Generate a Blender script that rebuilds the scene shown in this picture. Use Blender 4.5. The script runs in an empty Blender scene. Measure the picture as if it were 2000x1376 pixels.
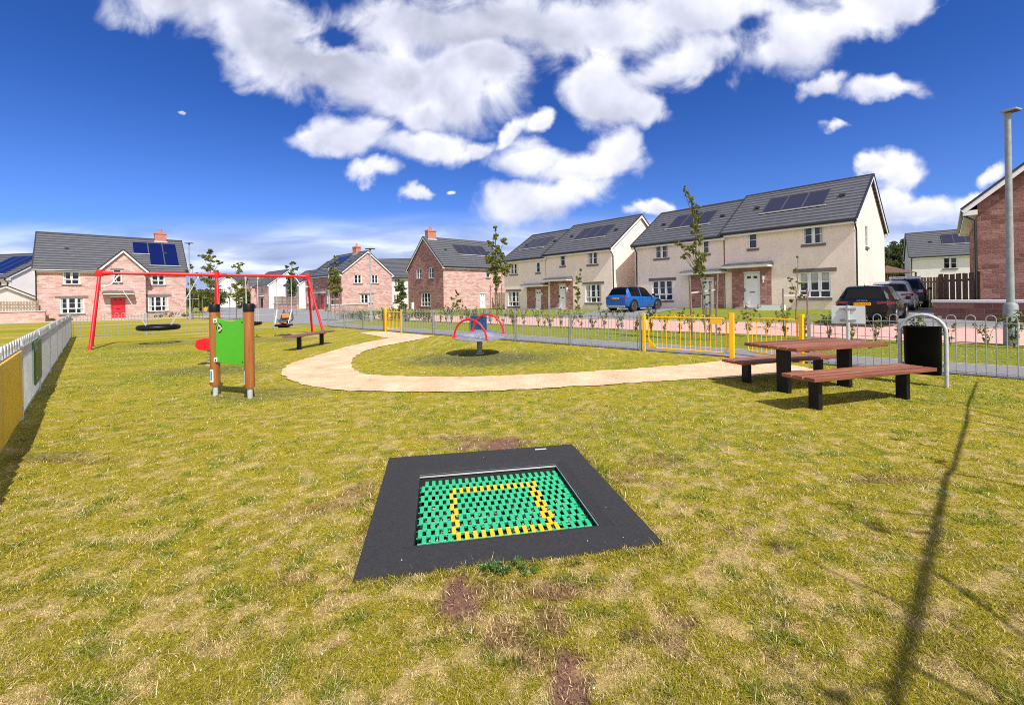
import bpy, math, random
import numpy as np
from mathutils import Vector, Matrix
random.seed(7); rng = np.random.default_rng(7)
SC = bpy.context.scene
# ---------------------------------------------------------------- camera, world, sun
F, H, RO, CX, CY = 850.0, 1.5, 0.0155, 1000.0, 580.5
cam = bpy.data.objects.new('camera', bpy.data.cameras.new('camera')); SC.collection.objects.link(cam)
cam.data.sensor_width = 36; cam.data.lens = 36*F/2000; cam.data.clip_end = 3000; cam.data.clip_start = 0.05
cam.data.shift_y = -(688-CY)/2000
CR, SR = math.cos(RO), math.sin(RO)
cam.matrix_world = Matrix(((CR, SR, 0, 0), (0, 0, -1, 0), (-SR, CR, 0, H), (0, 0, 0, 1)))
SC.camera = cam
SC.cycles.filter_width = 1.0; SC.cycles.use_denoising = False
SC.view_settings.view_transform = 'Standard'; SC.view_settings.look = 'None'
SC.view_settings.exposure = 0.3; SC.view_settings.gamma = 1
SUND = Vector((-.45, .71, -1.0)).normalized()
sl = bpy.data.lights.new('sun', 'SUN'); sl.energy = 4.6; sl.angle = math.radians(.5); sl.color = (1, .95, .87)
sun = bpy.data.objects.new('sun', sl); SC.collection.objects.link(sun)
sun.rotation_euler = SUND.to_track_quat('-Z', 'Y').to_euler()

def uw(px, py):
    dx, dy = px-CX, py-CY
    return dx*CR-dy*SR, dx*SR+dy*CR
def G(px, py, z=0.0):
    u, w = uw(px, py); Y = F*(H-z)/w
    return (u*Y/F, Y)

class NT:
    def __init__(s, nt): s.nt = nt; nt.nodes.clear()
    def n(s, t, **k):
        nd = s.nt.nodes.new(t)
        for a, b in k.items():
            if a[0] == 'i' and a[1:].isdigit(): s.put(nd, int(a[1:]), b)
            elif a.startswith('I_'): s.put(nd, a[2:].replace('_', ' '), b)
            else: setattr(nd, a, b)
        return nd
    def put(s, nd, key, v):
        if isinstance(v, bpy.types.NodeSocket): s.nt.links.new(v, nd.inputs[key])
        elif isinstance(v, bpy.types.Node): s.nt.links.new(v.outputs[0], nd.inputs[key])
        else: nd.inputs[key].default_value = v
    def m(s, op, a, b=0.0, c=0.0, clamp=False):
        nd = s.nt.nodes.new('ShaderNodeMath'); nd.operation = op; nd.use_clamp = clamp
        s.put(nd, 0, a); s.put(nd, 1, b)
        if op in ('SMOOTH_MAX', 'SMOOTH_MIN', 'MULTIPLY_ADD'): s.put(nd, 2, c)
        return nd.outputs[0]
    def v(s, op, a, b=(0, 0, 0), sc=None):
        nd = s.nt.nodes.new('ShaderNodeVectorMath'); nd.operation = op; s.put(nd, 0, a); s.put(nd, 1, b)
        if sc is not None: s.put(nd, 3, sc)
        return nd.outputs['Value'] if op in ('LENGTH', 'DOT_PRODUCT') else nd.outputs[0]
    def mix(s, f, a, b, blend='MIX'):
        nd = s.nt.nodes.new('ShaderNodeMix'); nd.data_type = 'RGBA'; nd.blend_type = blend
        s.put(nd, 0, f); s.put(nd, 6, a); s.put(nd, 7, b)
        return nd.outputs[2]
    def ramp(s, f, pts, interp='LINEAR'):
        nd = s.nt.nodes.new('ShaderNodeValToRGB'); s.put(nd, 0, f); cr = nd.color_ramp; cr.interpolation = interp
        while len(cr.elements) < len(pts): cr.elements.new(.5)
        for e, (p, c) in zip(cr.elements, pts):
            e.position = p; e.color = c if len(c) == 4 else (*c, 1)
        return nd.outputs[0]
    def sstep(s, x, a, b):
        nd = s.nt.nodes.new('ShaderNodeMapRange'); nd.interpolation_type = 'SMOOTHSTEP'
        s.put(nd, 0, x); nd.inputs[1].default_value = a; nd.inputs[2].default_value = b
        return nd.outputs[0]
    def noise(s, vec, scale, detail=4, rough=.5, dist=0.0, color=False):
        nd = s.n('ShaderNodeTexNoise', I_Scale=scale, I_Detail=detail, I_Roughness=rough, I_Distortion=dist)
        if vec is not None: s.put(nd, 0, vec)
        return nd.outputs[1 if color else 0]
def C4(c): return (*c, 1.0)

# world: Nishita sky with cumulus built from soft blobs in direction space
W = bpy.data.worlds.new('World'); SC.world = W; W.use_nodes = True
t = NT(W.node_tree)
sky = t.n('ShaderNodeTexSky', sky_type='NISHITA', sun_disc=False, sun_elevation=math.radians(50), sun_rotation=math.radians(148),
          air_density=1.0, dust_density=.35, ozone_density=3.0)
tc = t.n('ShaderNodeTexCoord'); dirv = t.v('NORMALIZE', tc.outputs['Generated'])
sep = t.n('ShaderNodeSeparateXYZ', i0=dirv)
X_, Y_, Z_ = sep.outputs
skyc = t.v('MULTIPLY', t.v('MULTIPLY', sky.outputs[0], (.105*.46, .105*.78, .105*1.30)), t.mix(t.sstep(Z_, .12, .43), (.88, .80, .92, 1), (.44, .57, .76, 1)))
ya = t.m('MAXIMUM', t.m('ABSOLUTE', Y_), .03)
uu = t.m('DIVIDE', X_, ya); vv = t.m('DIVIDE', Z_, ya)
P = t.n('ShaderNodeCombineXYZ', i0=uu, i1=vv, i2=0.0).outputs[0]
wob = t.v('SUBTRACT', t.noise(P, 4.5, 5, .55, color=True), (.5, .5, .5))
Pw = t.v('ADD', P, t.v('SCALE', wob, sc=.16))
Pw = t.v('MULTIPLY', Pw, (1, 1, 0))
BL = [(400,5,170,70,8),(540,70,200,85,28),(660,135,170,75,20),(840,165,175,92,8),(825,222,58,30,0),(960,130,80,60,0),(900,40,280,75,0),(1150,45,240,75,0),
      (1175,165,95,80,0),(1250,195,60,45,10),(1310,120,140,52,-22),(1400,20,280,52,0),(1550,60,135,98,-10),(1660,40,130,60,-25),(1760,0,110,42,-20),(1500,110,70,50,0),
      (690,265,95,48,0),(655,285,80,32,5),(820,292,110,42,4),(725,340,46,24,0),(925,296,58,20,-25),(1000,262,48,17,-38),(1052,232,34,20,-50),(1040,310,92,44,8),(1205,300,58,58,20),(1125,330,110,38,-5),
      (1050,395,140,48,-6),(1120,380,72,46,-20),(1620,176,66,20,-25),(1725,166,98,27,-16),(1635,255,30,14,0),(1752,345,66,46,10),(1742,405,56,46,0),(1820,425,90,36,-8),(1700,330,30,20,0),(1930,345,40,20,-30),
      (815,388,42,18,8),(886,387,10,6,0),(1268,412,44,15,-8),(355,212,11,6,0),(1900,400,70,26,-20)]
HO = [(632,72,52,24,10),(1476,60,44,38,-20),(700,75,34,10,-10),(1395,60,30,10,-30),(780,215,30,14,20),(1240,90,30,12,0)]
def blob(px, py, rx, ry, rot):
    u, w = uw(px, py)
    mp = t.n('ShaderNodeMapping', vector_type='TEXTURE', i0=Pw)
    mp.inputs[1].default_value = (u/F, -w/F, 0); mp.inputs[2].default_value = (0, 0, -math.radians(rot)); mp.inputs[3].default_value = (rx/F, ry/F, 1)
    g = t.m('SUBTRACT', 1.0, t.v('LENGTH', mp.outputs[0]))
    return g, t.v('DOT_PRODUCT', mp.outputs[0], (0, -1, 0))
fld = None
for ib, b in enumerate(BL):
    kx = 1.07 if ib < 16 else .99; b = (b[0], b[1], b[2]*kx, b[3]*kx, b[4])
    g, low = blob(*b); gp = t.m('MAXIMUM', g, .001); gp = t.m('MULTIPLY', gp, gp)
    if fld is None: fld, den, num = g, gp, t.m('MULTIPLY', gp, low)
    else: fld = t.m('SMOOTH_MAX', fld, g, .2); den = t.m('ADD', den, gp); num = t.m('ADD', num, t.m('MULTIPLY', gp, low))
under = t.m('DIVIDE', num, den)
hv = t.m('MAXIMUM', blob(640, 72, 110, 42, 10)[0], blob(1470, 62, 85, 85, -20)[0]); fld = t.m('SUBTRACT', fld, t.m('MULTIPLY', t.m('MAXIMUM', hv, 0.0), .55))
n1 = t.noise(P, 7.0, 9, .57, .5); n2 = t.noise(t.v('ADD', P, (.02, .045, 0)), 4.2, 6, .5, .3); n1s = t.noise(P, 4.2, 6, .5, .3)
dens = t.m('ADD', fld, t.m('MULTIPLY', t.m('SUBTRACT', n1, .5), 1.75))
dens = t.m('MINIMUM', dens, t.m('MULTIPLY_ADD', fld, 4.0, 1.1))
alpha = t.m('MULTIPLY', t.sstep(dens, -.14, .52), t.sstep(Y_, .02, .15))
relief = t.m('MULTIPLY', t.m('SUBTRACT', n1s, n2), 1.9)
nl = t.noise(t.v('ADD', P, (3, 1, 0)), 3.2, 5, .5)
# thick cores darken, more so in the high left part of the large bank
core = t.sstep(t.m('ADD', fld, t.m('MULTIPLY', t.m('SUBTRACT', nl, .5), 1.2)), .1, .8)
high = t.sstep(t.m('SUBTRACT', vv, t.m('MULTIPLY', t.m('MAXIMUM', uu, -.5), .45)), .30, .85)
gray = t.m('ADD', t.m('MULTIPLY', core, t.m('MULTIPLY_ADD', high, .55, .14)), t.m('MULTIPLY', t.sstep(under, -.15, .75), .30))
gray = t.m('SUBTRACT', gray, relief, clamp=True)
ccol = t.ramp(gray, [(0, (.84, .85, .91)), (.35, (.64, .66, .78)), (.7, (.45, .47, .58)), (1, (.32, .33, .42))])
skyc2 = t.mix(alpha, skyc, ccol)
# low stratus bands toward the horizon
Ps = t.v('MULTIPLY', P, (1.6, 9.0, 1)); ns = t.noise(Ps, 2.2, 7, .55, .5)
band = t.m('MULTIPLY', t.sstep(vv, .21, .11), t.sstep(t.m('ADD', ns, t.m('MULTIPLY', vv, -1.0)), .0, .28))
bandc = t.ramp(t.noise(t.v('MULTIPLY', P, (2.2, 12, 1)), 1.7, 5, .5, .4), [(.36, (.30, .38, .60)), (.52, (.48, .56, .78)), (.64, (.80, .85, .95))])
skyc3 = t.mix(t.m('MULTIPLY', band, .95), skyc2, bandc)
# unseen bright broken cloud added behind the camera as neutral fill for house fronts
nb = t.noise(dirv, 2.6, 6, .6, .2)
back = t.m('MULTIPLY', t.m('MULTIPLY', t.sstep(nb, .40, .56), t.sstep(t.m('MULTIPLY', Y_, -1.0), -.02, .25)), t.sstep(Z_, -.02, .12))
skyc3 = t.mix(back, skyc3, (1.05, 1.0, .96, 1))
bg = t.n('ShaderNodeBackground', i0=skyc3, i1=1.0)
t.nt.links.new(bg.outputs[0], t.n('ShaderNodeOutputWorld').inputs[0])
W.cycles.sampling_method = 'MANUAL'; W.cycles.sample_map_resolution = 512

# ---------------------------------------------------------------- materials
def mat(name, col, rough=.7, bump=None, var=0.0, vscale=3.0, metal=0.0, spec=.5, coat=0.0, emis=None, trans=0.0, dirt=0.0):
    m = bpy.data.materials.new(name); m.use_nodes = True; t = NT(m.node_tree)
    bs = t.n('ShaderNodeBsdfPrincipled'); o = t.n('ShaderNodeOutputMaterial')
    bs.inputs['Roughness'].default_value = rough; bs.inputs['Metallic'].default_value = metal
    bs.inputs['Specular IOR Level'].default_value = spec; bs.inputs['Coat Weight'].default_value = coat
    tc = t.n('ShaderNodeTexCoord'); ob = tc.outputs['Object']
    c = C4(col)
    if var:
        nz = t.noise(ob, vscale, 6, .6)
        c = t.mix(t.sstep(nz, .3, .7), C4([x*(1-var) for x in col]), C4([min(1, x*(1+var)) for x in col]))
    if dirt:
        nz = t.noise(t.v('MULTIPLY', ob, (5, 5, .35)), 1.0, 4, .6); c = t.mix(t.m('MULTIPLY', t.sstep(nz, .5, .75), dirt*1.6), c, (.34, .29, .25, 1))
        nz = t.noise(ob, vscale*.35, 5, .65)
        c = t.mix(t.m('MULTIPLY', t.sstep(nz, .48, .8), dirt), c, (.16, .13, .1, 1))
    t.put(bs, 'Base Color', c)
    if bump:
        b = t.n('ShaderNodeBump', I_Strength=bump[1], I_Distance=bump[2] if len(bump) > 2 else .01)
        t.put(b, 'Height', t.noise(ob, bump[0], 4, .6)); t.put(bs, 'Normal', b)
    t.nt.links.new(bs.outputs[0], o.inputs[0])
    return m
def stone_mat(name, cols, mortar, bw=.42, bh=.16, bumpd=.02):
    m = bpy.data.materials.new(name); m.use_nodes = True; t = NT(m.node_tree)
    bs = t.n('ShaderNodeBsdfPrincipled', I_Roughness=.9); o = t.n('ShaderNodeOutputMaterial')
    uv = t.n('ShaderNodeUVMap').outputs[0]
    d = t.v('SCALE', t.v('SUBTRACT', t.noise(uv, 4.0, 3, .5, color=True), (.5, .5, .5)), sc=.035)
    uvd = t.v('ADD', uv, d)
    br = t.n('ShaderNodeTexBrick', i0=uvd, offset=.43, squash=1.0)
    br.inputs['Color1'].default_value = (0, 0, 0, 1); br.inputs['Color2'].default_value = (1, 1, 1, 1); br.inputs['Mortar'].default_value = (.5, .5, .5, 1)
    br.inputs['Scale'].default_value = 1; br.inputs['Mortar Size'].default_value = .013; br.inputs['Mortar Smooth'].default_value = .3
    br.inputs['Brick Width'].default_value = bw; br.inputs['Row Height'].default_value = bh; br.inputs['Bias'].default_value = 0
    big = t.noise(uv, 1.3, 4, .6)
    r = t.m('ADD', t.m('MULTIPLY', br.outputs[0], .8), t.m('MULTIPLY', t.noise(uv, 9, 5, .65), .4))
    n = len(cols)
    c = t.ramp(r, [(.15+.8*i/(n-1), cc) for i, cc in enumerate(cols)])
    c = t.mix(t.m('MULTIPLY', t.sstep(big, .4, .7), .18), c, C4([x*.7 for x in cols[1]]))
    c = t.mix(br.outputs['Fac'], c, C4(mortar))
    t.put(bs, 'Base Color', c)
    rr = t.m('ADD', t.m('MULTIPLY', t.noise(uv, 14, 5, .7), 1.0), t.m('MULTIPLY', t.noise(t.v('MULTIPLY', uv, (1, 2.5, 1)), 5, 3, .6), 1.2))
    h = t.m('MULTIPLY', t.m('SUBTRACT', 1.0, br.outputs['Fac']), rr)
    b = t.n('ShaderNodeBump', I_Strength=1.0, I_Distance=bumpd); t.put(b, 'Height', h); t.put(bs, 'Normal', b)
    t.nt.links.new(bs.outputs[0], o.inputs[0]); return m
def roof_mat(name, col):
    m = bpy.data.materials.new(name); m.use_nodes = True; t = NT(m.node_tree)
    bs = t.n('ShaderNodeBsdfPrincipled', I_Roughness=.62); o = t.n('ShaderNodeOutputMaterial')
    uv = t.n('ShaderNodeUVMap').outputs[0]
    su = t.n('ShaderNodeSeparateXYZ', i0=uv); saw = t.m('FRACT', t.m('DIVIDE', su.outputs[1],   .40)); row = t.m('FLOOR', t.m('DIVIDE', su.outputs[1],   .40))
    tile = t.m('FLOOR', t.m('ADD', t.m('DIVIDE', su.outputs[0], .33), t.m('MULTIPLY', row, .5)))
    tn = t.n('ShaderNodeTexWhiteNoise', i0=t.n('ShaderNodeCombineXYZ', i0=tile, i1=row, i2=0.0).outputs[0]).outputs[0]
    nz = t.noise(uv, 2.2, 6, .7)
    r = t.m('ADD', t.m('MULTIPLY', tn, .22), t.m('MULTIPLY', nz, .85))
    c = t.ramp(r, [(.2, [x*.72 for x in col]), (.6, col), (.95, [x*1.5 for x in col])])
    c = t.mix(t.m('MULTIPLY', t.sstep(t.noise(t.v('MULTIPLY', uv, (3, .5, 1)), 1.4, 4, .6), .55, .75), .25), c, C4([x*1.9 for x in col]))
    edge = t.m('SUBTRACT', 1.0, t.sstep(saw, .08, .40)); c = t.mix(t.m('MULTIPLY', edge, .82), c, (.012, .012, .014, 1))
    lip = t.m('MULTIPLY', t.sstep(saw, .36, .5), t.m('SUBTRACT', 1.0, t.sstep(saw, .5, .8))); c = t.mix(t.m('MULTIPLY', lip, .38), c, C4([x*2.3 for x in col]))
    t.put(bs, 'Base Color', c)
    b = t.n('ShaderNodeBump', I_Strength=.6, I_Distance=.03); t.put(b, 'Height', t.m('SUBTRACT', 1.0, saw)); t.put(bs, 'Normal', b)
    t.nt.links.new(bs.outputs[0], o.inputs[0]); return m
def leaf_mat(name, c1, c2, c3=None):
    m = bpy.data.materials.new(name); m.use_nodes = True; t = NT(m.node_tree)
    o = t.n('ShaderNodeOutputMaterial')
    gi = t.n('ShaderNodeNewGeometry').outputs['Random Per Island']
    pts = [(0, c1), (1, c2)] if c3 is None else [(0, c1), (.8, c2), (1, c3)]
    c = t.ramp(gi, pts)
    d = t.n('ShaderNodeBsdfPrincipled', I_Roughness=.55); t.put(d, 'Base Color', c)
    tr = t.n('ShaderNodeBsdfTranslucent'); t.put(tr, 0, t.mix(.5, c, (.35, .4, .03, 1)))
    mx = t.n('ShaderNodeMixShader', i0=.28); t.nt.links.new(d.outputs[0], mx.inputs[1]); t.nt.links.new(tr.outputs[0], mx.inputs[2])
    t.nt.links.new(mx.outputs[0], o.inputs[0]); return m

M = {}
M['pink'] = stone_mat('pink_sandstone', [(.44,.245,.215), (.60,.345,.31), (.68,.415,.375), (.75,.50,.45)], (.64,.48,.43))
M['darkened_stone'] = stone_mat('shaded_and_porch_sandstone', [(.22,.105,.09), (.33,.16,.137), (.41,.205,.175), (.47,.26,.225)], (.36,.21,.18), .36, .17, .035)  # pink stone with shade put into the colour for shaded walls; also porch stone
M['kstone'] = stone_mat('shade_darkened_sandstone', [(.15,.066,.055), (.235,.105,.088), (.30,.14,.12), (.36,.19,.165)], (.30,.175,.15), .5, .2, .05)  # shade on the right-edge gable is put into this darker stone colour
M['solarfr'] = mat('panel_frame', (.09,.09,.10), .5)
M['brick'] = stone_mat('chimney_brick', [(.42,.1,.06), (.55,.15,.09), (.6,.2,.12)], (.4,.28,.22), .22, .075, .006)
M['cream'] = mat('cream_harling', (.86,.725,.63), .95, bump=(22, .5, .012), var=.05, vscale=1.2, dirt=.06)
M['white_r'] = mat('white_harling', (.79,.75,.74), .95, bump=(22, .4, .01), var=.04, vscale=1.2, dirt=.05)
M['grey_r'] = mat('grey_harling', (.42,.39,.37), .95, bump=(22, .4, .01), var=.08)
M['roof'] = roof_mat('grey_roof_tiles', (.085,.087,.095))
M['rooftrim'] = mat('dark_verge', (.03,.03,.034), .5)
M['white'] = mat('white_upvc', (.80,.80,.80), .35, var=.02)
M['gutter'] = mat('black_gutter', (.018,.018,.02), .3)
M['sill'] = mat('grey_cast_stone', (.17,.145,.135), .85, var=.12, vscale=6)
M['glass'] = mat('window_glass', (.010,.012,.017), .04, spec=.6)
M['blind'] = mat('blind_fabric', (.45,.44,.42), .8, var=.1)
M['reddoor'] = mat('red_door_paint', (.72,.015,.03), .35)
M['solar'] = mat('solar_glass', (.035,.035,.052), .3, spec=.4)
M['solarblue'] = mat('blue_solar_glass', (.006,.01,.075), .1, spec=.8)
M['galv'] = mat('galvanised_steel', (.50,.515,.52), .5, metal=.15, var=.12, vscale=9)
M['galvdull'] = mat('weathered_galvanised_steel', (.29,.31,.315), .55, metal=.12, var=.15, vscale=9)
M['yellow'] = mat('yellow_paint', (.90,.50,.012), .35, var=.04)
M['red'] = mat('red_powder_coat', (.74,.008,.016), .4)
M['orangep'] = mat('orange_board', (.95,.55,.006), .5, var=.12, vscale=14, dirt=.35)
M['greenp'] = mat('green_panel', (.075,.43,.022), .35, var=.03)
M['greenb'] = mat('dark_green_board', (.045,.13,.02), .5, var=.15)
M['blueb'] = mat('blue_board', (.01,.09,.27), .4, var=.25, vscale=5)
M['black'] = mat('black_metal', (.006,.006,.006), .5, spec=.3)
M['blackp'] = mat('black_plastic', (.006,.006,.0065), .42, var=.1, spec=.25)
M['rubber'] = mat('rubber_tiles', (.027,.026,.027), .9, bump=(140, .9, .006), var=.25, vscale=60)
M['rope'] = mat('grey_rope', (.5,.48,.44), .8)
M['whitepaint'] = mat('white_paint', (.78,.79,.8), .4, var=.04)
M['signback'] = mat('aluminium_sign_back', (.62,.66,.68), .4, var=.05)
M['disc'] = mat('grey_disc_top', (.20,.21,.25), .5, var=.12, vscale=4)
M['matg'] = mat('green_nylon_blocks', (.022,.47,.20), .4, var=.08, vscale=9)
M['maty'] = mat('yellow_nylon_blocks', (.86,.50,.01), .4, var=.05, vscale=9)
M['binblack'] = mat('black_bin', (.003,.003,.003), .4, spec=.06)
M['pit'] = mat('pit_liner', (.02,.02,.02), .9)
M['debris'] = mat('pit_debris', (.42,.35,.29), .9, var=.3)
M['tar'] = mat('tarmac', (.215,.205,.21), .9, bump=(60, .5, .004), var=.12, vscale=8)
M['road'] = mat('road_tarmac', (.24,.24,.25), .9, bump=(50, .4, .005), var=.1, vscale=2)
M['kerb'] = mat('concrete_kerb', (.48,.45,.42), .85, var=.1, vscale=5)
M['flag'] = mat('paving_slab', (.35,.33,.31), .85, var=.12, vscale=5)
M['timberg'] = mat('grey_timber_fence', (.32,.235,.17), .85, var=.3, vscale=7)
M['timberd'] = mat('brown_timber_fence', (.125,.065,.045), .85, var=.3, vscale=7)
M['stake'] = mat('stake_wood', (.22,.16,.12), .9, var=.2, vscale=8)
M['bark'] = mat('young_bark', (.16,.12,.085), .9, var=.3, vscale=14)
M['darkbark'] = mat('pine_bark', (.075,.05,.035), .9, var=.3, vscale=4)
M['leaf'] = leaf_mat('sycamore_leaf', (.07,.10,.014), (.20,.23,.03), (.30,.22,.06))
M['leafd'] = leaf_mat('deep_green_leaf', (.03,.06,.012), (.09,.14,.02))
M['leafr'] = leaf_mat('shrub_leaf', (.06,.09,.02), (.16,.19,.04), (.16,.045,.04))
M['pine'] = leaf_mat('pine_needles', (.018,.034,.014), (.065,.088,.03))
M['weed'] = leaf_mat('clover_leaf', (.035,.10,.02), (.11,.22,.04), (.5,.55,.35))
M['hill'] = mat('far_field', (.05,.085,.02), .9, var=.3, vscale=.05)
M['tyre'] = mat('tyre', (.012,.012,.012), .8)
M['rim'] = mat('alloy', (.35,.35,.36), .3, metal=.8)
M['carglass'] = mat('car_glass', (.004,.005,.007), .1, spec=.18)
M['taill'] = mat('tail_lamp', (.28,.004,.008), .15)
M['plate'] = mat('yellow_plate', (.85,.46,.02), .5)
M['chrome'] = mat('chrome', (.75,.75,.76), .12, metal=1)
M['darktext'] = mat('plate_text', (.01,.01,.01), .5)
M['orange'] = mat('orange_pad', (.82,.22,.06), .5)
M['greyseat'] = mat('grey_seat_shell', (.06,.065,.075), .45)
M['sticker'] = mat('blue_sticker', (.02,.30,.62), .4)
def car_paint(n, c): return mat(n, c, .35, metal=.1, coat=.35, var=.02, spec=.3)
def wood_mat(name, c1, c2, c3, axis='X'):
    m = bpy.data.materials.new(name); m.use_nodes = True; t = NT(m.node_tree)
    bs = t.n('ShaderNodeBsdfPrincipled', I_Roughness=.5); o = t.n('ShaderNodeOutputMaterial')
    ob = t.n('ShaderNodeTexCoord').outputs['Object']; gi = t.n('ShaderNodeNewGeometry').outputs['Random Per Island']
    sc = (1.2, 16, 16) if axis == 'X' else (16, 16, 1.2)
    off = t.n('ShaderNodeCombineXYZ', i0=t.m('MULTIPLY', gi, 17.0), i1=0.0, i2=0.0)
    nz = t.noise(t.v('ADD', t.v('MULTIPLY', ob, sc), off.outputs[0]), 1.6, 6, .62, .6)
    f = t.m('ADD', t.m('MULTIPLY', nz, .85), t.m('MULTIPLY', gi, .28))
    t.put(bs, 'Base Color', t.ramp(f, [(.3, c1), (.58, c2), (.82, c3)]))
    b = t.n('ShaderNodeBump', I_Strength=.4, I_Distance=.003); t.put(b, 'Height', nz); t.put(bs, 'Normal', b)
    t.nt.links.new(bs.outputs[0], o.inputs[0]); return m
M['decking'] = wood_mat('red_brown_planks', (.085,.026,.013), (.25,.08,.034), (.38,.16,.078))
M['postwood'] = wood_mat('orange_brown_post', (.17,.05,.012), (.33,.115,.028), (.42,.17,.05), 'Z')
M['benchwood'] = wood_mat('mauve_brown_plank', (.11,.055,.045), (.2,.1,.085), (.27,.15,.12))

def ground_mats():
    # lawn: colours come from the mesh attribute written below, broken up by fine noise
    m = bpy.data.materials.new('lawn'); m.use_nodes = True; t = NT(m.node_tree)
    bs = t.n('ShaderNodeBsdfPrincipled', I_Roughness=.95); bs.inputs['Specular IOR Level'].default_value = .1; o = t.n('ShaderNodeOutputMaterial')
    at = t.n('ShaderNodeAttribute', attribute_name='col').outputs[0]
    g = t.n('ShaderNodeNewGeometry').outputs['Position']
    n1 = t.noise(g, 55, 5, .75); n2 = t.noise(g, 11, 4, .6); n3 = t.noise(g, 2.5, 4, .6)
    f = t.m('MULTIPLY', t.m('MULTIPLY_ADD', n1, 1.9, .08), t.m('MULTIPLY', t.m('MULTIPLY_ADD', n2, .9, .55), t.m('MULTIPLY_ADD', n3, .4, .8)))
    t.put(bs, 'Base Color', t.v('MULTIPLY', at, t.n('ShaderNodeCombineXYZ', i0=f, i1=f, i2=f).outputs[0]))
    b = t.n('ShaderNodeBump', I_Strength=.8, I_Distance=.02); t.put(b, 'Height', t.m('ADD', n1, n2)); t.put(bs, 'Normal', b)
    t.nt.links.new(bs.outputs[0], o.inputs[0]); M['lawn'] = m
    m = bpy.data.materials.new('grass_blades'); m.use_nodes = True; t = NT(m.node_tree)
    o = t.n('ShaderNodeOutputMaterial'); at = t.n('ShaderNodeAttribute', attribute_name='col').outputs[0]
    d = t.n('ShaderNodeBsdfPrincipled', I_Roughness=.6); t.put(d, 'Base Color', at); d.inputs['Specular IOR Level'].default_value = .25
    tr = t.n('ShaderNodeBsdfTranslucent'); t.put(tr, 0, at)
    mx = t.n('ShaderNodeMixShader', i0=.35); t.nt.links.new(d.outputs[0], mx.inputs[1]); t.nt.links.new(tr.outputs[0], mx.inputs[2])
    t.nt.links.new(mx.outputs[0], o.inputs[0]); M['blade'] = m
    # tan bonded path
    m = bpy.data.materials.new('tan_gravel'); m.use_nodes = True; t = NT(m.node_tree)
    bs = t.n('ShaderNodeBsdfPrincipled', I_Roughness=.95); o = t.n('ShaderNodeOutputMaterial')
    g = t.n('ShaderNodeNewGeometry').outputs['Position']
    vo = t.n('ShaderNodeTexVoronoi', i0=g, I_Scale=45); 
    f = t.m('ADD', t.m('MULTIPLY', t.noise(g, 40, 5, .75), .6), t.m('MULTIPLY', t.noise(g, 1.8, 5, .65), .5))
    c = t.ramp(f, [(.38, (.34, .18, .085)), (.49, (.70, .425, .25)), (.60, (.80, .52, .32)), (.70, (.95, .69, .46))])
    t.put(bs, 'Base Color', c)
    b = t.n('ShaderNodeBump', I_Strength=.9, I_Distance=.012); t.put(b, 'Height', t.m('ADD', vo.outputs[0], t.noise(g, 14, 4, .6))); t.put(bs, 'Normal', b)
    t.nt.links.new(bs.outputs[0], o.inputs[0]); M['tan'] = m
    # pink block paving
    m = bpy.data.materials.new('pink_block_paving'); m.use_nodes = True; t = NT(m.node_tree)
    bs = t.n('ShaderNodeBsdfPrincipled', I_Roughness=.9); o = t.n('ShaderNodeOutputMaterial')
    uv = t.n('ShaderNodeNewGeometry').outputs['Position']
    br = t.n('ShaderNodeTexBrick', i0=uv); br.inputs['Color1'].default_value = (.60, .335, .28, 1); br.inputs['Color2'].default_value = (.70, .41, .35, 1)
    br.inputs['Mortar'].default_value = (.52, .30, .25, 1); br.inputs['Scale'].default_value = 1; br.inputs['Brick Width'].default_value = .2; br.inputs['Row Height'].default_value = .1; br.inputs['Mortar Size'].default_value = .006
    c = t.mix(t.m('MULTIPLY', t.sstep(t.noise(uv, 1.1, 5, .6), .4, .7), .3), br.outputs[0], (.48, .27, .23, 1))
    t.put(bs, 'Base Color', c); t.nt.links.new(bs.outputs[0], o.inputs[0]); M['pinkpave'] = m
ground_mats()

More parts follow.
